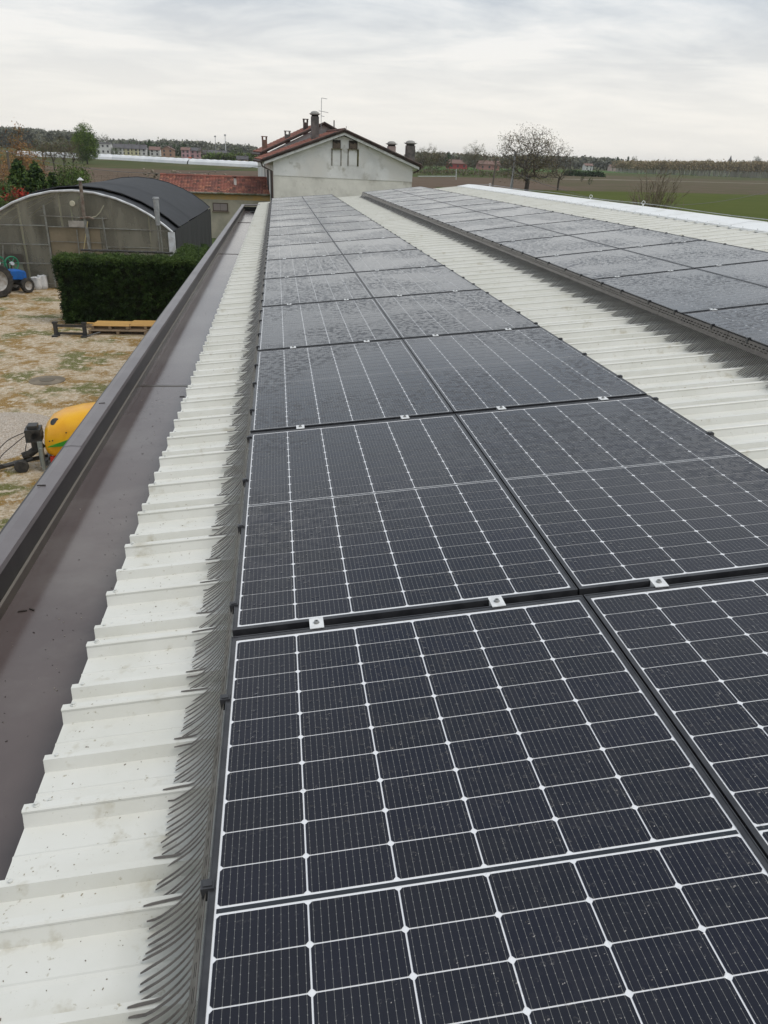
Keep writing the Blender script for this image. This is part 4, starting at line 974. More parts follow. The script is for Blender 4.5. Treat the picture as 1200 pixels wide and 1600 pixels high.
yel = mat('sprayer_yellow', (0.86, 0.44, 0.008), 0.32, (0.80, 0.37, 0.006), 2.2, 3); sp_green = mat('decal_green', (0.03, 0.27, 0.02), 0.4)
sp = thing('sprayer', 'yellow sprayer tank with green triangle decal and black hoses beside the parapet', 'sprayer', (-5.06, 14.72, 0.004), R(8))
mb = MB(); stations = [(0.0, 0.42, 0.66, 0.30), (0.05, 0.33, 0.92, 0.47), (0.20, 0.25, 1.10, 0.56), (0.45, 0.21, 1.22, 0.60), (0.85, 0.20, 1.30, 0.62), (1.3, 0.22, 1.33, 0.62), (1.7, 0.25, 1.28, 0.58), (1.9, 0.40, 1.0, 0.40)]
NS = 24
def sect(z0, z1, hw, k):
    t = 6.2832 * k / NS; c, s = math.cos(t), math.sin(t); e = 0.62
    return (hw * math.copysign(abs(c) ** e, c), (z0 + z1) / 2 + (z1 - z0) / 2 * math.copysign(abs(s) ** e, s))
for (x, z0, z1, hw) in stations:
    for k in range(NS): y, z = sect(z0, z1, hw, k); mb.v.append((x, y, z))
for i in range(len(stations) - 1):
    for k in range(NS): mb.f.append((i * NS + k, i * NS + (k + 1) % NS, (i + 1) * NS + (k + 1) % NS, (i + 1) * NS + k)); mb.m.append(0)
mb.f += [tuple(range(NS))[::-1], tuple(range((len(stations) - 1) * NS, len(stations) * NS))]; mb.m += [0, 0]
tank = mb.build('tank', yel, sp, True)
mb = MB(); mb.hexa([(0.10, -0.606, 0.60), (0.66, -0.632, 0.62), (0.66, -0.632, 0.80), (0.102, -0.606, 0.603), (0.10, -0.56, 0.60), (0.66, -0.56, 0.62), (0.66, -0.56, 0.80), (0.102, -0.56, 0.603)]); mb.build('green_triangle', sp_green, tank)
mb = MB(); mb.box((0.74, -0.634, 0.56), (0.86, -0.55, 0.98)); mb.build('level_window', mat('window_grey', (0.16, 0.12, 0.11), 0.3), tank)
mb = MB(); mb.tube([(0.92, -0.64, 0.56), (0.92, -0.64, 1.0), (0.80, -0.63, 1.03)], 0.022, 6); mb.build('level_tube', mat('tube_amber', (0.45, 0.20, 0.03), 0.3), tank)
mb = MB(); mb.lathe([(0.10, -0.01), (0.10, 0.03), (0.085, 0.045), (0.0, 0.045)], (0, 0, 0), n=18); o = mb.build('tank_cap', blackp, tank); o.location = (0.30, -0.36, 1.075); o.rotation_euler = (R(38), R(-12), 0)
for (x, z) in ((0.16, 0.74), (0.22, 0.75), (0.52, 0.92), (0.9, 1.12)):
    mb = MB(); mb.lathe([(0.014, -0.01), (0.014, 0.012), (0.0, 0.014)], (0, 0, 0), n=8); o = mb.build('rivet', blackp, tank); o.location = (x, -0.60 - 0.02 * (x > .3), z); o.rotation_euler = (R(90), 0, 0)
mb = MB(); mb.box((0.0, -0.45, 0.14), (1.9, -0.38, 0.22)); mb.box((0.0, 0.38, 0.14), (1.9, 0.45, 0.22)); mb.box((-0.05, -0.45, 0.12), (0.03, 0.45, 0.22)); mb.build('chassis', mat('chassis_grey', (0.10, 0.11, 0.11), 0.5), sp)
mb = MB(); mb.lathe([(0.10, -0.45), (0.13, -0.42), (0.13, -0.2), (0.10, -0.17)], (-0.14, 0.1, 0.78), 'Y', 12); mb.box((-0.36, -0.35, 0.64), (-0.04, 0.02, 0.92)); mb.box((-0.30, -0.30, 0.93), (-0.10, -0.05, 1.0)); mb.lathe([(0.09, 0), (0.09, 0.24), (0.06, 0.26)], (-0.20, -0.2, 0.40), n=10); mb.build('pump', blackp, sp)
mb = MB(); mb.box((-0.13, -0.42, 0.10), (-0.03, -0.32, 0.66)); mb.lathe([(0.04, 0), (0.04, 0.5)], (-0.06, -0.48, 0.05), n=8); mb.build('jack_stand', mat('jack_grey', (0.22, 0.24, 0.22), 0.45), sp)
mb = MB(); mb.tube([(-0.06, -0.1, 0.52), (-0.34, -0.2, 0.34), (-0.50, -0.25, 0.30)], 0.085, 10); mb.tube([(0.0, -0.1, 0.22), (-0.7, -0.25, 0.16)], 0.05, 6); mb.build('drive_boot', rubber, sp)
mb = MB(); mb.tube([(-0.30, -0.22, 0.22), (-1.05, -0.35, 0.10)], 0.05, 8); mb.tube([(-1.0, -0.34, 0.10), (-1.35, -0.38, 0.08)], 0.028, 8); mb.lathe([(0.05, -0.03), (0.05, 0.03)], (-1.38, -0.38, 0.08), 'Y', 10); mb.build('drawbar', blackp, sp)
mb = MB(); mb.lathe([(0.03, -0.06), (0.13, -0.06), (0.15, -0.03), (0.15, 0.03), (0.13, 0.06), (0.03, 0.06)], (-0.52, -0.42, 0.13), 'Y', 16); mb.build('jockey_wheel', rubber, sp)
mb = MB(); mb.box((0.10, -0.50, 0.10), (0.22, -0.44, 0.34)); mb.build('red_marker', mat('marker_red', (0.5, 0.03, 0.02), 0.4), sp)
for (pts) in ([(-0.25, -0.2, 0.88), (-0.70, -0.3, 0.72), (-0.98, -0.35, 0.45), (-1.02, -0.37, 0.22), (-0.80, -0.35, 0.12)], [(-0.28, -0.22, 0.84), (-0.62, -0.32, 0.60), (-0.88, -0.4, 0.40), (-0.95, -0.4, 0.24), (-0.85, -0.36, 0.12)], [(-0.26, -0.25, 0.80), (-0.38, -0.35, 0.55), (-0.36, -0.4, 0.36), (-0.22, -0.3, 0.26)]):
    # smooth the hose through its points
    q = []; P_ = [Vector(p) for p in pts]
    for i in range(len(P_) - 1):
        a0, a1, a2, a3 = P_[max(i - 1, 0)], P_[i], P_[i + 1], P_[min(i + 2, len(P_) - 1)]
        for s in range(6):
            t = s / 6; q.append(0.5 * ((2 * a1) + (a2 - a0) * t + (2 * a0 - 5 * a1 + 4 * a2 - a3) * t * t + (3 * a1 - a0 - 3 * a2 + a3) * t ** 3))
    q.append(P_[-1]); mb = MB(); mb.tube(q, 0.010, 5); mb.build('hose', rubber, sp)
wheel(sp, 1.2, -0.62, 0.28, 0.16, 12, 'wheel'); 

# ================================================================== RED TILED SHED
plaster = mat('old_plaster', (0.56, 0.50, 0.39), 0.9, (0.42, 0.38, 0.30), 0.8, 5, coords='Position', extra=[((0.24, 0.21, 0.15), 0.5, 0.58, 0.8)])
ochre = mat('ochre_band', (0.66, 0.42, 0.16), 0.85, (0.55, 0.40, 0.20), 1.0, 4, coords='Position')
TILES = [mat('tile_red', (0.28, 0.100, 0.068), 0.8, (0.18, 0.072, 0.056), 1.2, 5, coords='Position', extra=[((0.10, 0.06, 0.045), 2.0, 0.55, 0.75)]), mat('tile_orange', (0.38, 0.16, 0.095), 0.8, (0.27, 0.11, 0.075), 1.5, 5, coords='Position'), mat('tile_dark', (0.16, 0.065, 0.045), 0.85, (0.09, 0.05, 0.04), 1.5, 5, coords='Position')]
def tile_roof(name, parent, e0, e1, r0, r1, courses, per, seed=0, only=None):
    """interlocking clay tiles laid course by course between eave line e0-e1 and ridge line r0-r1, joined in one mesh"""
    rng = random.Random(seed); mb = MB(); e0, e1, r0, r1 = map(Vector, (e0, e1, r0, r1))
    nrm = (e1 - e0).cross(r0 - e0).normalized(); 
    if nrm.z < 0: nrm = -nrm
    for c in range(courses):
        t0, t1 = c / courses, (c + 1.15) / courses
        for k in range(per):
            s0, s1 = k / per, (k + 0.97) / per; sm_ = (s0 + s1) / 2
            def p(s, t, h): return e0.lerp(e1, s).lerp(r0.lerp(r1, s), min(t, 1.0)) + nrm * h
            mb.mi = rng.choice((0, 0, 0, 0, 0, 0, 0, 1, 1, 2)) if only is None else only; L_ = 0.03
            a = [p(s0, t0, 0.05), p(sm_, t0, 0.095), p(s1, t0, 0.05), p(s0, t1, 0.012), p(sm_, t1, 0.05), p(s1, t1, 0.012), p(s0, t0, 0.0), p(s1, t0, 0.0)]
            mb.add(a, [(0, 1, 4, 3), (1, 2, 5, 4), (6, 7, 2, 1, 0)])
    o = link(name, mb.mesh(name, TILES), parent); o['kind'] = 'stuff'; return o
rs = thing('tiled_shed', 'low ochre and grey shed with red clay tile roof left of the white house', 'shed')
ex0, ex1, sy0, sy1, ez = -9.1, 0.1, 64.0, 69.2, 3.50
rzg = 4.472
mb = MB(); wallpoly(mb, ex0 + 0.15, sy0, ex1 - 0.1, sy0, 2.93, 2.93, -0.25); mb.build('front_wall', plaster, rs)
mb = MB(); mb.box((ex0 + 0.14, sy0 - 0.004, 2.932), (ex1 - 0.1, sy0 + 0.25, 3.42)); mb.build('ochre_band', ochre, rs)
mb = MB(); mb.add([(ex0 + 0.15, sy0 + .26, 0), (ex0 + 0.15, sy1, 0), (ex0 + 0.15, sy1, 3.4), (ex0 + 0.15, 66.6, rzg - 0.08), (ex0 + 0.15, sy0 + .26, 3.4)], [(0, 1, 2, 3, 4)]); mb.build('side_wall', plaster, rs)
tile_roof('roof_tiles', rs, (ex0, sy0 - 0.35, ez - 0.08), (ex1, sy0 - 0.35, ez - 0.08), (ex0, 66.6, rzg), (ex1, 66.6, rzg), 11, 38, 1)
tile_roof('rear_roof_tiles', rs, (ex0, sy1 + 0.3, ez), (ex1, sy1 + 0.3, ez), (ex0, 66.6, rzg), (ex1, 66.6, rzg), 9, 30, 2)
mb = MB(); mb.tube([(ex0 - 0.02, 66.6, rzg + 0.06), (ex1, 66.6, rzg + 0.06)], 0.12, 8); mb.build('ridge_tiles', TILES[0], rs)
mb = MB(); mb.tube([(ex0, sy0 - 0.45, ez - 0.08), (ex1 - 0.1, sy0 - 0.45, ez - 0.1)], 0.07, 8); mb.build('eave_gutter', mat('zinc_dull', (0.24, 0.22, 0.18), 0.6, (0.08, 0.08, 0.03), 2, 4, coords='Position'), rs)
a_, b_ = (-4.884, 63.950, 2.690), (-3.684, 63.950, 2.062)
win = MB(); win.box((a_[0], 63.90, b_[2]), (b_[0], 63.98, a_[2])); wf = win.build('window', mat('frame_brown', (0.10, 0.07, 0.05), 0.7), rs)
for (q0, q1) in ((0.06, 0.49), (0.51, 0.94)):
    mb = MB(); W_ = b_[0] - a_[0]; mb.box((a_[0] + W_ * q0, 63.885, b_[2] + 0.07), (a_[0] + W_ * q1, 63.899, a_[2] - 0.07)); mb.build('pane', mat('shutter_mauve', (0.30, 0.25, 0.235), 0.6), wf)
mb = MB(); mb.box((a_[0] - 0.08, 63.86, b_[2] - 0.07), (b_[0] + 0.08, 63.98, b_[2] - 0.005)); mb.build('sill', mat('sill_stone', (0.25, 0.20, 0.16), 0.8), wf)
p_ = (-3.094, 65.200, 4.087); mb = MB(); mb.tube([(p_[0], 65.2, p_[2] - 0.6), (p_[0], 65.2, p_[2] + 0.40)], 0.11, 10); fl_ = mb.build('flue', mat('flue_white', (0.62, 0.60, 0.57), 0.6), rs)
mb = MB(); mb.box((p_[0] - 0.22, 65.0, p_[2] + 0.48), (p_[0] + 0.22, 65.4, p_[2] + 0.55)); mb.lathe([(0.10, 0.40), (0.10, 0.48)], (p_[0], 65.2, p_[2]), n=10); mb.build('flue_cap', TILES[2], fl_)
# log pile behind the shed
mb = MB(); rng = random.Random(8); x0_, x1_ = -11.8, -3.6
logs = MB()
for k in range(420):
    x = rng.uniform(x0_, x1_); z = rng.uniform(0.1, 4.667 - 0.1 + 0.15 * math.sin(x * 2)); l = rng.uniform(0.3, 0.5); r = rng.uniform(0.05, 0.11)
    logs.tube([(x, 75.6 - l / 2, z), (x + rng.uniform(-0.1, 0.1), 76 + l / 2, z + rng.uniform(-0.05, 0.05))], r, 6)
o = logs.build('log_pile', mat('logs', (0.17, 0.14, 0.10), 0.9, (0.28, 0.23, 0.17), 3, 3, coords='Position')); tag(o, 'long grey brown pile of stacked logs seen over the red tiled ridge', 'log pile', kind='stuff')

# ================================================================== WHITE HOUSE WITH GABLE
hw_white = mat('house_white', (0.80, 0.795, 0.765), 0.9, (0.62, 0.615, 0.585), 0.55, 7, 0.42, 0.68, coords='Position', extra=[((0.46, 0.44, 0.38), 1.3, 0.56, 0.72), ((0.72, 0.70, 0.65), 0.28, 0.50, 0.62)], bump=0.3, bscale=3, bdist=0.03)
hw_low = mat('house_render_low', (0.78, 0.755, 0.68), 0.9, (0.58, 0.56, 0.50), 0.7, 7, 0.4, 0.68, coords='Position', extra=[((0.45, 0.42, 0.36), 0.9, 0.57, 0.74)], bump=0.3, bscale=3, bdist=0.03)
soffit = mat('soffit_white', (0.78, 0.78, 0.75), 0.85, (0.60, 0.60, 0.57), 2, 4, coords='Position')
edge = mat('verge_dark', (0.050, 0.038, 0.034), 0.8, (0.09, 0.06, 0.05), 2, 4, coords='Position')
grime = mat('chimney_grey', (0.17, 0.15, 0.14), 0.9, (0.08, 0.075, 0.07), 1.6, 5, coords='Position')
concrete = mat('cap_concrete', (0.30, 0.29, 0.27), 0.9); brickm = mat('brick_brown', (0.22, 0.12, 0.08), 0.9, (0.14, 0.09, 0.07), 3, 4, coords='Position')
hs = thing('white_house', 'weathered white house with blank gable wall facing the metal roof', 'house')
HX0, HX1, HY, HYB = 0.0, 10.68, 60.0, 68.0
HT = R(5.0)
HM = Matrix.Translation((0, 60, 0)) @ Matrix.Rotation(HT, 4, 'Z') @ Matrix.Translation((0, -60, 0))
hs.matrix_basis = HM
def hinv(p): q = HM.inverted() @ Vector(p); return (q.x, q.y, q.z)
PKX, PKZ, EVZ = 5.25, 8.02, 6.22
def hz_at(x): return EVZ + (PKZ - EVZ) * (1 - abs(x - PKX) / 5.43) 
SPL = 4.90
mb = MB(); mb.add([(HX0, HY, 0), (HX1, HY, 0), (HX1, HY, SPL - 0.1), (HX0, HY, SPL + 0.05)], [(0, 1, 2, 3)]); mb.build('lower_wall', hw_low, hs)
mb = MB(); mb.add([(HX0, HY - 0.03, SPL + 0.05), (HX1, HY - 0.03, SPL - 0.1), (HX1, HY - 0.03, EVZ - 0.18), (PKX, HY - 0.03, PKZ - 0.25), (HX0, HY - 0.03, EVZ - 0.18), (HX0, HY, SPL + 0.05), (HX1, HY, SPL - 0.1)], [(0, 1, 2, 3, 4), (0, 5, 6, 1)]); mb.build('gable_wall', hw_white, hs)
mb = MB(); mb.quad((HX0, HY, 0), (HX0, HYB, 0), (HX0, HYB, EVZ - 0.1), (HX0, HY, EVZ - 0.1)); mb.quad((HX1, HY, 0), (HX1, HYB, 0), (HX1, HYB, EVZ - 0.1), (HX1, HY, EVZ - 0.1)); mb.quad((HX0, HYB, 0), (HX1, HYB, 0), (HX1, HYB, EVZ), (HX0, HYB, EVZ)); mb.build('side_wall', hw_white, hs)
LX, LZ, RX, RZ = -0.80, 5.98, 11.20, 5.98; TZ = 8.14
def slopebox(mb, x0, z0, x1, z1, y0, y1, t0, t1):
    mb.hexa([(x0, y0, z0 + t0), (x1, y0, z1 + t0), (x1, y1, z1 + t0), (x0, y1, z0 + t0), (x0, y0, z0 + t1), (x1, y0, z1 + t1), (x1, y1, z1 + t1), (x0, y1, z0 + t1)])
mb = MB(); slopebox(mb, LX + 0.1, LZ, PKX, TZ, HY - 0.42, HYB, -0.30, -0.12); slopebox(mb, PKX, TZ, RX - 0.1, RZ, HY - 0.42, HYB, -0.30, -0.12); mb.build('soffit', soffit, hs)
mb = MB(); slopebox(mb, LX, LZ, PKX, TZ, HY - 0.50, HYB, -0.118, -0.02); slopebox(mb, PKX, TZ, RX, RZ, HY - 0.50, HYB, -0.118, -0.02); mb.build('roof_boards', edge, hs)
tile_roof('roof_tiles', hs, (LX - 0.05, HY - 0.52, LZ - 0.02), (LX - 0.05, HYB, LZ - 0.02), (PKX, HY - 0.52, TZ - 0.02), (PKX, HYB, TZ - 0.02), 18, 36, 3)
tile_roof('roof_tiles', hs, (RX + 0.05, HY - 0.52, RZ - 0.02), (RX + 0.05, HYB, RZ - 0.02), (PKX, HY - 0.52, TZ - 0.02), (PKX, HYB, TZ - 0.02), 18, 30, 4, only=2)
mb = MB(); mb.tube([(LX - 0.02, HY - 0.53, LZ + 0.03), (PKX, HY - 0.53, TZ + 0.05), (RX + 0.02, HY - 0.53, RZ + 0.03)], 0.075, 6); mb.build('verge_tiles', edge, hs)
mb = MB(); mb.tube([(PKX, HY - 0.5, TZ + 0.06), (PKX, HYB, TZ + 0.06)], 0.11, 7); mb.build('ridge_tiles', TILES[2], hs)
mb = MB(); mb.tube([(LX - 0.12, HY - 0.5, LZ - 0.10), (LX - 0.12, HYB, LZ - 0.12)], 0.09, 8); mb.build('eave_gutter', edge, hs)
mb = MB(); mb.tube([(RX + 0.1, HY - 0.5, RZ - 0.10), (RX + 0.1, HYB, RZ - 0.12)], 0.09, 8); mb.build('eave_gutter', edge, hs)
mb = MB(); mb.tube([(LX - 0.12, HY - 0.2, LZ - 0.15), (LX, HY - 0.12, LZ - 0.45), (HX0 - 0.10, HY - 0.10, LZ - 0.75), (HX0 - 0.10, HY - 0.10, 0.1)], 0.055, 8); mb.build('downpipe', mat('pipe_brown', (0.075, 0.045, 0.035), 0.6), hs)
mb = MB(); mb.tube([(RX + 0.08, HY - 0.2, RZ - 0.15), (RX - 0.1, HY, RZ - 0.40), (HX1 + 0.08, HY + 0.1, RZ - 0.55)], 0.06, 8); mb.build('downpipe', edge, hs)
mossm = mat('moss_olive', (0.13, 0.11, 0.02), 0.95, (0.07, 0.06, 0.03), 3, 4, coords='Position'); dirt = mat('dark_stain', (0.16, 0.14, 0.11), 0.95, (0.26, 0.24, 0.20), 2, 4, coords='Position', stretch=(1, 1, 3))
for (a_, b_, mossy) in (((4.431, 60.000, 7.494), (5.030, 60.000, 6.924), 0), ((5.665, 60.000, 7.499), (6.296, 60.000, 6.936), 1)):
    fr = MB(); fr.box((a_[0], 59.90, b_[2]), (b_[0], 59.965, a_[2])); f_ = fr.build('window', mat('recess_dark', (0.035, 0.03, 0.026), 0.9), hs)
    for k in range(5):
        w5 = (b_[0] - a_[0] - 0.08) / 5
        mb = MB(); mb.box((a_[0] + 0.04 + w5 * k + 0.008, 59.885, b_[2] + 0.02 + 0.02 * (k % 2)), (a_[0] + 0.04 + w5 * (k + 1) - 0.008, 59.899, a_[2] - 0.16 - 0.04 * (k % 3))); mb.build('board', mat('shutter_brown', (0.20, 0.155, 0.115), 0.85, (0.13, 0.10, 0.08), 6, 3, coords='Position'), f_)
    mb = MB(); mb.box((a_[0] - 0.10, 59.82, b_[2] - 0.06), (b_[0] + 0.10, 59.965, b_[2] - 0.004)); mb.build('sill', mat('sill_mossy', (0.18, 0.16, 0.10), 0.9), f_)
    # blind panels under the windows with stained jambs
    zb = b_[2] - 1.18
    mb = MB(); mb.box((a_[0] + 0.02, 59.955, zb + 0.05), (b_[0] - 0.02, 59.968, b_[2] - 0.07)); mb.build('blind_panel', hw_white, hs)
    mb = MB(); mb.box((a_[0] - 0.09, 59.94, zb), (a_[0] - 0.012, 59.969, b_[2] - 0.065)); mb.build('jamb', dirt, hs)
    mb = MB(); mb.box((b_[0] + 0.012, 59.94, zb), (b_[0] + (0.13 if mossy else 0.08), 59.969, b_[2] - 0.065)); mb.build('jamb', mossm if mossy else dirt, hs)
def chimney(parent, x, y, w_, z0, z1, m, domed, cap=concrete):
    mb = MB(); mb.box((x - w_ / 2, y - w_ / 2, z0), (x + w_ / 2, y + w_ / 2, z1 - 0.28)); c = mb.build('chimney', m, parent)
    if domed:
        mb = MB(); mb.box((x - w_ * 0.42, y - w_ * 0.42, z1 - 0.279), (x + w_ * 0.42, y + w_ * 0.42, z1 - 0.18)); mb.build('smoke_slot', M['slot'], c)
        mb = MB(); mb.box((x - w_ * 0.56, y - w_ * 0.56, z1 - 0.179), (x + w_ * 0.56, y + w_ * 0.56, z1 - 0.12)); mb.box((x - w_ * 0.68, y - w_ * 0.68, z1 - 0.119), (x + w_ * 0.68, y + w_ * 0.68, z1 - 0.08))
        mb.lathe([(w_ * 0.62, z1 - 0.079), (w_ * 0.5, z1 + 0.03), (w_ * 0.25, z1 + 0.09), (0.0, z1 + 0.10)], (x, y, 0), n=14); mb.build('dome_cap', cap, c)
    else:
        mb = MB(); 
        for sx in (-1, 1): mb.box((x + sx * w_ * 0.40 - 0.06, y - w_ * 0.4, z1 - 0.279), (x + sx * w_ * 0.40 + 0.06, y + w_ * 0.4, z1 - 0.06))
        mb.box((x - w_ * 0.62, y - w_ * 0.6, z1 - 0.059), (x + w_ * 0.62, y + w_ * 0.6, z1)); mb.build('cap', cap, c)
p_ = hinv((3.243, 63.200, 9.344)); chimney(hs, p_[0], p_[1], 0.56, 6.4, p_[2] + 0.02, grime, True)
p_ = hinv((9.642, 66.000, 7.565)); chimney(hs, p_[0], p_[1], 0.60, 6.3, p_[2], mat('chimney_pink', (0.40, 0.32, 0.29), 0.9), True)
p_ = hinv((11.043, 65.000, 7.655)); chimney(hs, p_[0], p_[1], 0.66, 5.8, p_[2], grime, True)
# taller rear block of the house
p0, p1 = (-0.855, 69.500, 6.545), (4.237, 69.500, 8.802)
BX0, BPX, BPZ, BEZ = p0[0], p1[0], p1[2], p0[2]
BX1 = 2 * BPX - BX0
rb = thing('rear_house', 'taller rear house block with stained verge wall rising behind the white gable', 'house')
rb.matrix_basis = Matrix.Translation((BPX, 69.0, 0)) @ Matrix.Rotation(HT, 4, 'Z') @ Matrix.Translation((-BPX, -69.0, 0))
mb = MB(); mb.add([(BX0 + 0.25, 68.75, 0), (BX1 - 0.3, 68.75, 0), (BX1 - 0.3, 68.75, BEZ - 0.15), (BPX, 68.75, BPZ - 0.12), (BX0 + 0.25, 68.75, BEZ - 0.15)], [(0, 1, 2, 3, 4)]); mb.build('verge_wall', mat('stained_white', (0.48, 0.45, 0.43), 0.9, (0.26, 0.23, 0.225), 0.5, 6, 0.42, 0.6, coords='Position', stretch=(1, 1, 0.4), extra=[((0.75, 0.73, 0.69), 0.25, 0.52, 0.6)]), rb)
mb = MB(); mb.quad((BX0 + 0.25, 68.75, 0), (BX0 + 0.25, 80, 0), (BX0 + 0.25, 80, BEZ), (BX0 + 0.25, 68.75, BEZ)); mb.quad((BX1 - 0.3, 68.75, 0), (BX1 - 0.3, 80, 0), (BX1 - 0.3, 80, BEZ), (BX1 - 0.3, 68.75, BEZ)); mb.build('side_wall', hw_white, rb)
mb = MB(); slopebox(mb, BX0 - 0.1, BEZ - 0.12, BPX, BPZ, 68.45, 80.2, -0.10, 0.02); slopebox(mb, BPX, BPZ, BX1 + 0.1, BEZ - 0.12, 68.45, 80.2, -0.10, 0.02); mb.build('roof_boards', edge, rb)
tile_roof('roof_tiles', rb, (BX0 - 0.15, 68.43, BEZ - 0.10), (BX0 - 0.15, 80.2, BEZ - 0.10), (BPX, 68.43, BPZ + 0.02), (BPX, 80.2, BPZ + 0.02), 16, 30, 6)
mb = MB(); mb.tube([(BX0 - 0.12, 68.42, BEZ - 0.06), (BPX, 68.42, BPZ + 0.06), (BX1 + 0.1, 68.42, BEZ - 0.06)], 0.085, 6); mb.build('verge_tiles', edge, rb)
mb = MB(); mb.tube([(BX0 - 0.25, 68.4, BEZ - 0.25), (BX0 - 0.25, 80, BEZ - 0.25)], 0.11, 8); mb.tube([(BX0 - 0.25, 68.5, BEZ - 0.3), (BX0 + 0.1, 68.6, BEZ - 0.75), (BX0 + 0.15, 68.6, 0)], 0.07, 8); mb.build('eave_gutter', mat('pipe_dark_brown', (0.05, 0.032, 0.027), 0.6), rb)
for (y0_, y1_, c_) in ((61.2, 62.3, (0.035, 0.03, 0.028)), (64.4, 65.6, (0.035, 0.03, 0.028))):
    mb = MB(); mb.box((-0.06, y0_, 3.0), (-0.004, y1_, 5.2)); mb.build('shutter', mat('shutter_dark', c_, 0.7), hs)
p_ = (-0.495, 72.000, 7.715); chimney(rb, p_[0], 72, 0.42, 6.4, p_[2], brickm, False, cap=brickm)
p_ = (1.508, 72.000, 8.217); chimney(rb, p_[0], 72, 0.46, 7.2, p_[2], grime, False)
p_ = (3.224, 73.000, 9.238); chimney(rb, p_[0], 73, 0.40, 7.9, p_[2], edge, False, cap=edge)
an = thing('tv_antenna', 'thin television aerial on a mast behind the big grey chimney', 'antenna')
a_ = (3.886, 66.500, 9.047); b_ = (3.937, 66.500, 10.545)
mb = MB(); mb.tube([(a_[0], 66.5, a_[2] - 0.8), b_], 0.022, 5); mb.build('mast', galv, an)
mb = MB(); c_ = (4.371, 66.500, 10.497); mb.tube([b_, c_], 0.02, 5); c_ = (3.706, 66.500, 9.632); d_ = (4.477, 66.500, 9.528); mb.tube([c_, d_], 0.02, 5); c_ = (3.860, 66.500, 9.274); d_ = (4.169, 66.500, 9.241); mb.tube([c_, d_], 0.02, 5); mb.build('elements', galv, an)
for (px3, lab) in (((5.112, 68.900, 9.082), 'short vent pipe standing on the rear roof right of its ridge'), ((5.474, 61.000, 8.460), 'short metal pin standing on the ridge end of the white gable')):
    mb = MB(); mb.tube([(px3[0], px3[1], px3[2] - 0.9 if 'vent' in lab else px3[2] - 0.35), px3], 0.05 if 'vent' in lab else 0.02, 6); o = mb.build('vent_pipe', edge); tag(o, lab, 'pipe')

# ================================================================== POLES AND WIRES
polew = mat('pole_wood', (0.13, 0.11, 0.09), 0.9); polec = mat('pole_concrete', (0.36, 0.37, 0.38), 0.85, (0.28, 0.28, 0.28), 1, 3, coords='Position')
def sag_wire(name, a, b, sag, r, label):
    a, b = Vector(a), Vector(b); mb = MB()
    mb.tube([a.lerp(b, t) - Vector((0, 0, sag * 4 * t * (1 - t))) for t in np.linspace(0, 1, 25)], r, 4); o = mb.build(name, mat(name + '_m', (0.16, 0.155, 0.15), 0.7)); tag(o, label, 'wire')
lp = (-23.187, 75.000, 5.785); mb = MB(); q_ = (-23.346, 75.000, 1.612); 
t = thing('utility_pole', 'slightly leaning dark wooden pole in the shrubs on the left', 'pole'); mb.tube([(q_[0] + (q_[0] - lp[0]) * 0.5, 75, 0), lp], [0.14, 0.10], 8); mb.build('post', polew, t)
mb = MB(); mb.lathe([(0.03, 0), (0.05, 0.04), (0.03, 0.1)], (lp[0], 74.88, lp[2] - 0.15), n=8); mb.build('insulator', whitep, t)
sag_wire('wire', (lp[0], 75, lp[2] - 0.1), (-0.781, 62.000, 5.533), 1.05, 0.018, 'thin overhead wire sagging from the left wooden pole towards the house')
rp_ = (56.673, 190.000, 8.600); q_ = (56.468, 190.000, 0.646)
t = thing('utility_pole', 'grey concrete pole leaning in front of the large bare walnut tree', 'pole'); mb = MB(); mb.tube([(q_[0] - (rp_[0] - q_[0]) * 0.12, 190, 0), rp_], [0.34, 0.24], 8); mb.build('post', polec, t)
mb = MB(); mb.tube([(rp_[0] - 0.5, 190, rp_[2] - 0.3), (rp_[0] + 0.5, 190, rp_[2] - 0.3)], 0.08, 5); mb.build('crossarm', polec, t)
q2 = (45.317, 165.000, 6.286)
t = thing('wooden_post', 'dark brown wooden post left of the leaning concrete pole', 'post'); mb = MB(); mb.tube([(q2[0] - 0.3, 165, 0), q2], [0.22, 0.17], 7); mb.build('post', polew, t)
mb = MB(); mb.lathe([(0.19, 0.0), (0.19, 0.1), (0.0, 0.12)], q2, n=7); mb.build('cap', polew, t)
sag_wire('wire', (rp_[0], 190, rp_[2] - 0.3), (47.364, 160.000, 1.926), 1.8, 0.07, 'slack guy wire from the concrete pole down to the post foot')
sag_wire('wire', (17.112, 60.000, 6.222), (43.046, 60.000, 6.020), 6.706 - 3.782 - 0.55, 0.017, 'long overhead cable dipping behind the roof ridge and rising to the right')

# ================================================================== TREES, LEFT SIDE
def atx(px3): return (px3[0], px3[1], 0)
def T3(p, h, **k): return h
tree('tall russet budding tree with bare tips at the left edge', 'tree', (-26.741, 88, 0), 6.452, 11, 'russet', rx=3.0, n=520, name='budding_tree', trunk_h=1.2, rz=3.4)
tree('upright russet shoots rising behind the wooden pole', 'tree', (-24.705, 84, 0), 8.047, 12, 'russet', rx=1.1, n=170, name='budding_tree', trunk_h=3.0, rz=3.6)
tree('orange brown budding shrub right of the wooden pole', 'shrub', (-26.296, 92, 0), 6.249, 13, 'russet', rx=2.2, n=360, name='budding_shrub', trunk_h=0.8, rz=2.6)
tree('olive brown budding shrub cut by the left frame edge', 'shrub', (-22.579, 70, 0), 5.286, 14, 'russet', rx=2.2, n=420, name='budding_shrub', trunk_h=0.6, rz=2.4)
tree('bright green dense conifer left of centre behind the greenhouse', 'conifer', (-20.440, 68, 0), 5.105, 21, 'conifer', rx=1.9, n=520, name='conifer')
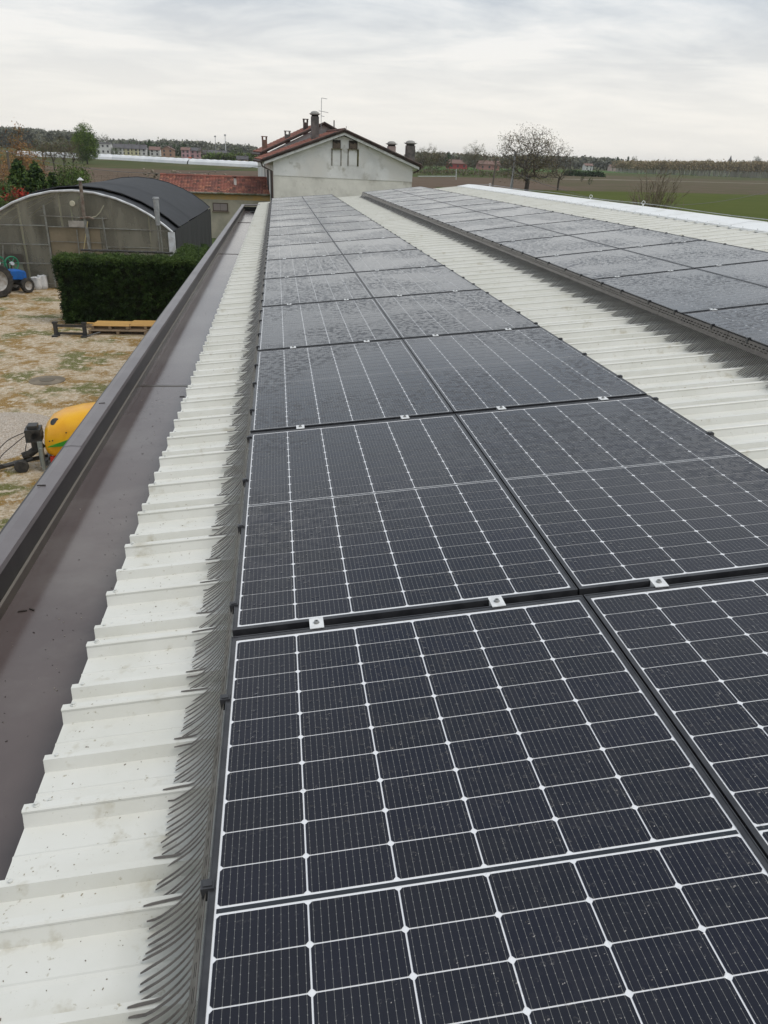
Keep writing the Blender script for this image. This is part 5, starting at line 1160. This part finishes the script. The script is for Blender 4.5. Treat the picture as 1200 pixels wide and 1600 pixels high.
tree('broad dark conifer directly behind the greenhouse crown', 'conifer', (-18.037, 64, 0), 5.055, 22, 'conifer', rx=1.7, n=520, name='conifer')
tree('narrow blackish conifer between two green shrubs', 'conifer', (-16.384, 62, 0), 4.443, 23, 'conifer', rx=0.9, n=300, name='conifer')
tree('rounded olive shrub right of the blackish conifer', 'shrub', (-16.308, 66, 0), 5.081, 24, 'olive', rx=1.3, n=240, name='green_shrub', trunk_h=0.4, rz=2.0)
tree('rounded olive shrub with its top beside the stove pipe cap', 'shrub', (-16.805, 72, 0), 4.879, 25, 'olive', rx=1.2, n=240, name='green_shrub', trunk_h=0.4, rz=2.0)
tree('dark green shrub low behind the left arch of the greenhouse', 'shrub', (-18.732, 58, 0), 4.018, 26, 'dark', rx=1.7, n=260, name='green_shrub', trunk_h=0.3, rz=1.7)
tree('small bright red shrub just above the left greenhouse roof', 'shrub', (-16.288, 54, 0), 3.535, 27, 'red', rx=0.85, n=120, name='red_shrub', trunk_h=1.6, rz=0.7)
tree('grey green bush beside the small red shrub', 'shrub', (-16.470, 52, 0), 3.584, 28, 'olive', rx=1.0, n=160, name='green_shrub', trunk_h=0.4, rz=1.6)
for k, (px, top, y, r, l) in enumerate(((-20.038, 3.749, 95, 1.9, 'brown leafless bush beginning right of the stove pipe'), (-19.161, 3.946, 100, 2.0, 'brown leafless bush, second from the stove pipe'), (-18.070, 3.904, 104, 2.0, 'brown leafless bush, third from the stove pipe'), (-16.212, 3.675, 104, 1.8, 'brown leafless bush nearest the red tiled roof'))):
    tree(l, 'shrub', (px, y, 0), top, 31 + k, 'brown', rx=r, n=330, name='bare_bush', trunk_h=0.2, rz=top * 0.52, group='bare bushes along the brown field')
for k, (px, top, y, l) in enumerate(((-57.420, 7.620, 215, 'leftmost of four bare brown trees before the white tunnels'), (-56.245, 7.300, 220, 'second from the left of four bare brown trees'), (-52.763, 7.955, 216, 'third from the left of four bare brown trees'), (-51.838, 7.639, 222, 'bare brown tree next to the big green tree'))):
    tree(l, 'tree', (px, y, 0), top, 41 + k, 'budding', rx=2.6, n=170, name='bare_tree', rz=top * 0.36, trunk_h=top * 0.3, group='bare trees before the white tunnels')
tree('large fresh green tree standing alone left of the white building', 'tree', (-65.266, 300, 0), 11.945, 51, 'green', rx=4.9, n=620, name='green_tree', rz=6.2, trunk_h=2.2, cz=11.945 - 6.0)
tree('dark bush at the foot of the large green tree', 'shrub', (-66.103, 296, 0), 4.5, 52, 'dark', rx=2.2, n=120, name='dark_bush', trunk_h=0.3, rz=2.2)
tree('small fresh green tree before the long village block', 'tree', (-76.859, 420, 0), 5.695, 53, 'olive', rx=2.8, n=110, name='green_tree', trunk_h=1.0)
tree('round grey green tree on the village edge left of the small ruin', 'tree', (-23.572, 520, 0), 8.080, 54, 'olive', rx=6.5, n=220, name='round_tree', trunk_h=1.5, rz=5.5)
tree('light budding tree in front of the dark barns', 'tree', (-43.783, 520, 0), 7.694, 55, 'budding', rx=4.2, n=150, name='budding_tree')
tree('round grey tree behind the white village building', 'tree', (-149.029, 760, 0), 13.200, 56, 'far', rx=6.5, n=150, name='round_tree', rz=5)
for k, (px, y, top, l) in enumerate(((-97.395, 650, 9.043, 'dark conifer at the right end of the long village block'), (-94.081, 650, 10.475, 'taller dark conifer right of the long village block'), (-66.640, 600, 7.697, 'pair of dark conifers left of the pink houses, left one'), (-58.575, 590, 6.735, 'dark conifer between the two pink houses'))):
    tree(l, 'conifer', (px, y, 0), top, 61 + k, 'column', rx=2.6, name='dark_conifer')

# far woods, one mass each
def wood(label, x0, y0, x1, y1, h0, h1, depth, n, mats, seed, size=2.2, low=0.0, name='wood'):
    rng = np.random.RandomState(seed); t = rng.rand(n); 
    x = x0 + (x1 - x0) * t; y = y0 + (y1 - y0) * t
    d = np.array([y1 - y0, -(x1 - x0)]); d = d / np.linalg.norm(d); q = rng.rand(n) * depth
    prof = h0 + (h1 - h0) * t; prof = prof * np.clip(np.minimum(t, 1 - t) * 10, 0.2, 1) ** 0.5 * (1 + 0.04 * np.sin(t * 30 + seed) + 0.03 * np.sin(t * 83) + 0.02 * rng.randn(n))
    z = prof * (low + (1 - low) * rng.rand(n) ** 0.45)
    c = np.stack([x - d[0] * q * 0.2, y + abs(d[1]) * q, z], axis=1)
    o = link(name, leaf_mesh(name, c, size * 0.5, 4, size, mats, seed, aspect=1.2)); tag(o, label, 'wood', kind='stuff'); return o
wood('dark rounded wood on the horizon at the left frame edge', -282.518, 800, -213.478, 800, 15.970, 15.274, 60, 9000, LGREY, 1, size=1.7)
wood('second grey wood on the horizon left of the green tree', -214.183, 820, -178.119, 820, 14.771, 13.391, 60, 6000, LGREY, 2, size=1.7)
wood('long low hazy wood on the horizon behind the village', -226.644, 1100, -14.926, 1100, 9.167, 9.190, 80, 7500, LGREY, 3, size=3)
wood('higher wooded rise behind the pink houses', -133.987, 950, -71.119, 950, 10.873, 10.117, 80, 2800, LGREY, 4, size=2.8)
wood('green hedge row along the far field before the barns', -42.009, 500, -6.840, 500, 3.0, 4.0, 10, 900, [LG[1], LB[2]], 5, size=1.2)
wood('dark garden trees around the village houses', -183.704, 680, -56.951, 680, 5.5, 7.5, 40, 3000, [LGREY[2], LD[1], LGREY[0]], 6, size=2.0)

# village houses: each with walls, roof and windows
def house(label, x, y, w_, d_, ze, zr, cw, cr, name='house', ridge_x=True, rz=0.0, wins=4, storeys=2, group=None):
    t = thing(name, label, 'house', (x, y, 0), rz, group); mw = cw; mb = MB()
    if ridge_x:
        mb.add([(-w_ / 2, -d_ / 2, 0), (w_ / 2, -d_ / 2, 0), (w_ / 2, -d_ / 2, ze), (-w_ / 2, -d_ / 2, ze), (-w_ / 2, d_ / 2, 0), (w_ / 2, d_ / 2, 0), (w_ / 2, d_ / 2, ze), (-w_ / 2, d_ / 2, ze), (-w_ / 2, 0, zr - .1), (w_ / 2, 0, zr - .1)],
               [(0, 1, 2, 3), (5, 4, 7, 6), (4, 0, 3, 8, 7), (1, 5, 6, 9, 2)])
    else:
        mb.add([(-w_ / 2, -d_ / 2, 0), (w_ / 2, -d_ / 2, 0), (w_ / 2, -d_ / 2, ze), (-w_ / 2, -d_ / 2, ze), (-w_ / 2, d_ / 2, 0), (w_ / 2, d_ / 2, 0), (w_ / 2, d_ / 2, ze), (-w_ / 2, d_ / 2, ze), (0, -d_ / 2, zr - .1), (0, d_ / 2, zr - .1)],
               [(0, 1, 2, 8, 3), (5, 4, 7, 9, 6), (4, 0, 3, 7), (1, 5, 6, 2)])
    mb.build('walls', mw, t); mb = MB(); o_ = 0.5; th = 0.25
    if ridge_x:
        for s in (-1, 1): mb.hexa([(-w_ / 2 - o_, s * (d_ / 2 + o_), ze - .1), (w_ / 2 + o_, s * (d_ / 2 + o_), ze - .1), (w_ / 2 + o_, 0, zr), (-w_ / 2 - o_, 0, zr), (-w_ / 2 - o_, s * (d_ / 2 + o_), ze - .1 + th), (w_ / 2 + o_, s * (d_ / 2 + o_), ze - .1 + th), (w_ / 2 + o_, 0, zr + th), (-w_ / 2 - o_, 0, zr + th)])
    else:
        for s in (-1, 1): mb.hexa([(s * (w_ / 2 + o_), -d_ / 2 - o_, ze - .1), (s * (w_ / 2 + o_), d_ / 2 + o_, ze - .1), (0, d_ / 2 + o_, zr), (0, -d_ / 2 - o_, zr), (s * (w_ / 2 + o_), -d_ / 2 - o_, ze - .1 + th), (s * (w_ / 2 + o_), d_ / 2 + o_, ze - .1 + th), (0, d_ / 2 + o_, zr + th), (0, -d_ / 2 - o_, zr + th)])
    mb.build('roof', cr, t)
    for r in range(storeys):
        for k in range(wins):
            wx = -w_ / 2 + w_ * (k + 0.5) / wins; wz_ = ze * (r + 0.35) / storeys
            mb = MB(); mb.box((wx - 0.6, -d_ / 2 - 0.08, wz_), (wx + 0.6, -d_ / 2 - 0.01, wz_ + 1.4)); mb.build('window', FWIN, t)
    mb = MB(); mb.box((w_ * 0.2, -0.4, zr - 0.5), (w_ * 0.2 + 0.8, 0.4, zr + 1.1)); mb.build('chimney', grime, t)
    return t
FWIN = mat('far_window', (0.06, 0.06, 0.065), 0.3)
fw = mat('far_white', (0.62, 0.62, 0.60), 0.8); fy = mat('far_cream', (0.58, 0.55, 0.36), 0.8); fo = mat('far_brick', (0.38, 0.24, 0.17), 0.9); fpk = mat('far_pink', (0.48, 0.30, 0.31), 0.85); fgr = mat('far_roof_grey', (0.10, 0.095, 0.10), 0.9); frd = mat('far_roof_red', (0.19, 0.115, 0.095), 0.9); fred = mat('far_red', (0.38, 0.07, 0.07), 0.8); fdk = mat('far_dark', (0.085, 0.08, 0.085), 0.9); fbei = mat('far_beige', (0.42, 0.36, 0.28), 0.9)
house('boxy white two-storey building left of the village', -117.773, 600, 9.5, 9, 6.9, 7.3, fw, fgr, wins=3)
for k, (px, l) in enumerate(((-107.754, 'leftmost cream unit of the long village terrace'), (-102.888, 'second cream unit of the long village terrace'), (-97.976, 'third cream unit of the long village terrace'), (-93.016, 'last cream unit of the long village terrace'))):
    house(l, px, 600 + 2 * k, 6.3, 9, 4.2, 6.9, fy if k in (1, 2) else fw, fgr, wins=2, group='terrace units in the village')
house('small white house with dark roof right of the village terrace', -84.776, 610, 7, 8, 4.0, 6.0, fw, frd, wins=2)
house('brick orange house with low roof in mid village', -74.640, 600, 8.5, 9, 4.6, 6.6, fo, frd, wins=2, ridge_x=False)
house('left pink house beyond the white tunnels', -60.238, 580, 5.5, 8, 4.8, 6.4, fpk, frd, wins=2)
house('right pink house beyond the white tunnels', -54.273, 585, 6.5, 8, 4.6, 6.4, fpk, fgr, wins=2)
house('long dark barn at the right end of the village', -41.650, 590, 16, 9, 3.2, 5.2, fdk, fgr, name='barn', wins=0)
house('second dark barn nearest the tall thin masts', -35.218, 600, 5, 9, 2.8, 4.2, fw, fgr, name='barn', wins=0)
house('tiny ruined stone hut on the edge of the far field', -16.566, 430, 5.2, 4, 2.0, 3.4, fbei, fdk, name='hut', wins=1, storeys=1)
for (px3, l, r) in (((-44.333, 640.000, 15.223), 'thin grey telecom mast behind the barns', 0.22), ((-35.810, 620.000, 16.062), 'taller pale mast with a lamp head behind the barns', 0.3)):
    t = thing('mast', l, 'mast'); mb = MB(); mb.tube([(px3[0], px3[1], 0), px3], [r * 1.3, r * 0.8], 6); mb.build('shaft', whitep if 'pale' in l else polec, t)
    mb = MB(); mb.box((px3[0] - 0.7, px3[1] - 0.3, px3[2] - 1.0), (px3[0] + 0.7, px3[1] + 0.3, px3[2])); mb.build('head', polec, t)
t = thing('orange_tractor', 'tiny orange farm tractor working on the far brown field', 'tractor', (-47.140, 480, 0)); mb = MB(); mb.box((-1.6, -0.7, 0.8), (0.6, 0.7, 1.7)); mb.build('body', mat('tractor_orange', (0.5, 0.12, 0.04), 0.6), t); mb = MB(); mb.box((0.0, -0.65, 1.701), (1.2, 0.65, 2.6)); mb.build('cab', fdk, t); wheel(t, 0.9, -0.8, 0.8, 0.4, 0); wheel(t, -1.3, -0.8, 0.5, 0.3, 0); wheel(t, 0.9, 0.8, 0.8, 0.4, 0); wheel(t, -1.3, 0.8, 0.5, 0.3, 0)
# white plastic tunnels lying across the field
wp = mat('tunnel_plastic', (0.78, 0.78, 0.78), 0.45, (0.68, 0.69, 0.70), 0.15, 4, coords='Position')
A_ = [(-121.670, 416.675, 0.000), (-75.968, 409.474, 0.000), (-36.144, 369.187, 0.000), (-1.332, 343.669, 0.000)]
for k in range(3):
    a, b = Vector(A_[k]), Vector(A_[k + 1]); mb = MB(); d = (b - a).normalized(); n_ = Vector((-d.y, d.x, 0)); rows = 40
    for i in range(rows + 1):
        p = a + (b - a) * (i / rows) * 0.994
        for q in range(7):
            th = math.pi * q / 6; hgt = 2.2 + 0.08 * math.sin(i * 1.7)
            mb.v.append(tuple(p + n_ * 2.6 * math.cos(th) + Vector((0, 0, hgt * math.sin(th)))))
    for i in range(rows):
        for q in range(6): e_ = i * 7 + q; mb.f.append((e_, e_ + 1, e_ + 8, e_ + 7)); mb.m.append(0)
    o = mb.build('plastic_tunnel', wp); tag(o, ['left length of the long white plastic crop tunnel, behind the bare trees', 'middle length of the long white plastic crop tunnel, before the village', 'right length of the long white plastic crop tunnel, ending at the house'][k], 'crop tunnel')

# ================================================================== RIGHT SIDE
wt_ = thing('walnut_tree', 'large bare spreading walnut tree standing beyond the roof ridge', 'tree', (59.282, 187, 0), 0.6)
hW = 13.698
sk = skeleton(77, hW, 3.0, 8.8, 6.2, 1500, cz=hW - 6.6, r0=0.55)
link('trunk', branches_mesh('trunk', sk, bark_d, 5, rmin=0.020), wt_)
link('crown', leaf_mesh('crown', sk[0][sk[3]], 0.45, 5, 0.16, [LB[1], LB[0]], 3, aspect=2.2), wt_)
tree('smaller budding tree hanging off the right side of the walnut', 'tree', (71.643, 200, 0), 10.300, 78, 'walnut', rx=4.4, n=420, name='budding_tree', rz=4.0, trunk_h=2)
sb = thing('bare_shrub', 'leafless twiggy shrub standing behind the roof ridge on the right', 'shrub', (32.182, 64, 0))
hS = 7.042
rng = random.Random(9); mb = MB()
for k in range(60):
    a = rng.uniform(0, 6.28); sp_ = rng.uniform(0.05, 1.0) ** 0.8 * 2.5; top = hS * rng.uniform(0.62, 1.0) * (1 - 0.25 * sp_ / 2.5)
    pts = [(0.08 * math.cos(a), 0.08 * math.sin(a), 0)]; 
    for s in range(1, 7): t = s / 6; pts.append((sp_ * math.cos(a) * t ** 1.2 + rng.gauss(0, .03), sp_ * math.sin(a) * t ** 1.2 + rng.gauss(0, .03), top * t))
    mb.tube(pts, [0.034 * (1 - i / 7.5) + 0.008 for i in range(7)], 4, caps=False)
    for s in range(14):
        i = rng.randint(2, 6); p = Vector(pts[i]); d = Vector((math.cos(a) * 0.5 + rng.gauss(0, .45), math.sin(a) * 0.5 + rng.gauss(0, .45), rng.uniform(0.5, 1.3))).normalized() * rng.uniform(0.3, 0.9)
        mb.tube([p, p + d * 0.5 + Vector((0, 0, 0.04)), p + d], [0.015, 0.012, 0.009], 3, caps=False)
mb.build('stems', twig, sb)
for k, (px, base, top, r, l) in enumerate(((658, 380, 229, 4.2, 'leftmost budding poplar right of the white house'), (672, 376, 227, 4.0, 'second budding poplar right of the white house'), (683, 384, 232, 3.6, 'third and lowest budding poplar right of the white house'))):
    X_ = [67.719, 71.229, 76.126][k]; Z_ = [10.807, 11.708, 10.052][k]
    tree(l, 'tree', (X_, base, 0), Z_, 81 + k, 'budding', rx=r, n=230, name='poplar', rz=Z_ * 0.44, trunk_h=1.6, group='poplars beside the white house')
tree('round budding tree between the red farm houses', 'tree', (115.076, 470, 0), 14.930, 91, 'budding', rx=6.6, n=330, name='budding_tree', rz=6.6, trunk_h=2.5)
tree('small pale budding tree behind the first red house', 'tree', (123.027, 520, 0), 10.863, 92, 'far', rx=4.6, n=150, name='budding_tree')
tree('small dark conifer left of the red farm houses', 'conifer', (109.997, 520, 0), 9.691, 93, 'column', rx=2.4, name='dark_conifer')
house('low red farm house left of the round budding tree', 119.868, 540, 12.5, 9, 3.2, 5.4, fred, frd, wins=3, storeys=1, name='farm_house')
house('pink red farm house right of the round budding tree', 142.652, 545, 14, 9, 3.4, 5.6, mat('far_pale_red', (0.40, 0.20, 0.18), 0.85), frd, wins=3, storeys=1, name='farm_house')
wood('brownish wood on the horizon right of the white house', 114.084, 700, 204.568, 700, 7.883, 7.889, 60, 2600, [LGREY[0], LGREY[1], LB[1]], 11)
wood('thin hazy tree line behind the walnut tree', 255.428, 900, 406.304, 900, 10.076, 11.560, 60, 2600, LGREY, 12, size=2.4)
wood('low clipped dark hedge in the green fields right of the walnut', 156.537, 430, 178.774, 430, 2.1, 2.1, 4, 900, [LD[1], LD[0]], 13, size=0.8)
house('small white farm house far beyond the clipped hedge', 312.432, 800, 8, 8, 4.4, 6.2, fw, frd, wins=2)
house('pinkish farm house right of the far white one', 348.151, 820, 9, 8, 4.0, 6.0, mat('far_rose', (0.50, 0.38, 0.34), 0.9), frd, wins=2)
for k, (px, y, z, r, l) in enumerate(((377.059, 880, 13.886, 2.2, 'pointed dark tree on the horizon, left of three'), (389.414, 880, 15.280, 1.6, 'slimmest pointed tree on the horizon, middle of three'))):
    tree(l, 'conifer', (px, y, 0), z, 101 + k, 'column', rx=r, name='cypress')
tree('rounded tree on the horizon, right of three near the plantation', 'tree', (401.041, 890, 0), 14.986, 103, 'far', rx=4.5, n=100, name='round_tree')
tree('rounded dark tree above the plantation at the right edge', 'tree', (710.140, 1150, 0), 24.594, 104, 'far', rx=6.5, n=130, name='round_tree')
tree('low tree crown above the middle of the plantation', 'tree', (632.961, 1150, 0), 18.071, 105, 'far', rx=6, n=100, name='round_tree')
# church tower on the horizon
cx_ = 753.807; ct = 27.646
t = thing('church_tower', 'slim dark church tower with pointed spire on the right horizon', 'church', (cx_, 1300, 0)); mb = MB(); mb.box((-2.0, -2.0, 0), (2.0, 2.0, ct * 0.72)); mb.box((-2.5, -2.5, ct * 0.72), (2.5, 2.5, ct * 0.75)); mb.build('tower', fdk, t)
mb = MB(); mb.lathe([(2.2, ct * 0.751), (1.3, ct * 0.86), (0.0, ct)], (0, 0, 0), n=8); mb.build('spire', fgr, t)
# poplar plantation: pale trunks under brown budding crowns
rng = np.random.RandomState(21); x0_, x1_ = 313.840, 503.600
pc = []; pm = MB()
for k in range(900):
    x = x0_ + (x1_ - x0_) * rng.rand(); y = 700 + 55 * (rng.randint(0, 9) / 9.0) + rng.randn() * 0.6
    t = (x - x0_) / (x1_ - x0_); h = (8.877) * (1 - t) + (14.536) * t; h *= 1 + 0.04 * rng.randn()
    pm.tube([(x, y, 0), (x, y, h * 0.9)], [0.22, 0.05], 3, caps=False)
    for q in range(11): pc.append((x + rng.randn() * 0.8, y + rng.randn() * 0.8, h * (0.46 + 0.52 * rng.rand())))
o = pm.build('plantation_trunks', mat('poplar_bark', (0.50, 0.47, 0.42), 0.9)); tag(o, 'pale trunks of the long poplar plantation on the right horizon', 'wood', kind='stuff')
o = link('plantation_crowns', leaf_mesh('plantation_crowns', pc, 0.7, 4, 1.1, [leafmat('poplar_bud', (0.24, 0.18, 0.10)), leafmat('poplar_bud_b', (0.20, 0.165, 0.09))], 8)); tag(o, 'brown budding crowns of the long poplar plantation on the right horizon', 'wood', kind='stuff')
# orchard posts and white pipe beyond the white house
pst = mat('orchard_post', (0.20, 0.18, 0.15), 0.9); pr_me = None
rng = random.Random(6)
for r, (y, n_) in enumerate(((330, 26), (355, 24), (385, 22))):
    xa = [57.425, 62.562, 69.316][r]; xb = [97.326, 104.524, 113.230][r]
    pf = thing('orchard_row', ['nearest row of orchard posts beyond the brown field', 'middle row of orchard posts beyond the brown field', 'farthest row of orchard posts beyond the brown field'][r], 'orchard')
    c = []
    for k in range(n_):
        x = xa + (xb - xa) * k / (n_ - 1); mb = MB(); mb.tube([(x, y, 0), (x, y, 2.3)], 0.09, 4)
        if pr_me is None: pr_me = MB(); pr_me.tube([(0, 0, 0), (0, 0, 2.3)], 0.09, 4); pr_me = pr_me.mesh('post', pst)
        link('post', pr_me, pf, Matrix.Translation((x, y, 0)))
        c += [(x + rng.uniform(-2, 2), y, rng.uniform(0.3, 1.8)) for _ in range(8)]
    stuff(link('vines', leaf_mesh('vines', c, 0.4, 5, 0.4, [LG[1], LB[2], LB[1]], r), pf))
t = thing('white_pipe_frame', 'thin white pipe frame beyond the brown field', 'pipe'); mb = MB(); a_, b_, c_ = (47.334, 270.000, 0.602), (60.450, 270.000, 1.030), (60.272, 270.000, 3.283)
mb.tube([a_, b_], 0.10, 5); mb.build('rail', whitep, t); mb = MB(); mb.tube([(b_[0], 270, 0), c_], 0.12, 5); mb.build('post', whitep, t)
for (px, l) in ((116.260, 'single small shrub in the green field under the clipped hedge'), (103.687, 'thin dark stake shrub on the weedy field')):
    tree(l, 'shrub', (px, 300 if 'single' in l else 260, 0), 2.6, int(px), 'dark', rx=0.9, n=40, name='field_shrub', trunk_h=0.4, rz=1.2)

# ================================================================== HAZE
hz_m = bpy.data.materials.new('haze'); hz_m.use_nodes = True; ht = hz_m.node_tree; ht.nodes.clear()
ho = ht.nodes.new('ShaderNodeOutputMaterial'); hv = ht.nodes.new('ShaderNodeVolumePrincipled')
hv.inputs['Color'].default_value = (0.93, 0.95, 0.97, 1); hv.inputs['Density'].default_value = 0.00010; hv.inputs['Anisotropy'].default_value = 0.2
ht.links.new(hv.outputs[0], ho.inputs['Volume'])
mb = MB(); mb.box((-3050, -450, -1.0), (3550, 3650, 36)); tag(mb.build('haze', hz_m), 'thin pale haze over the far fields', 'haze', kind='stuff')
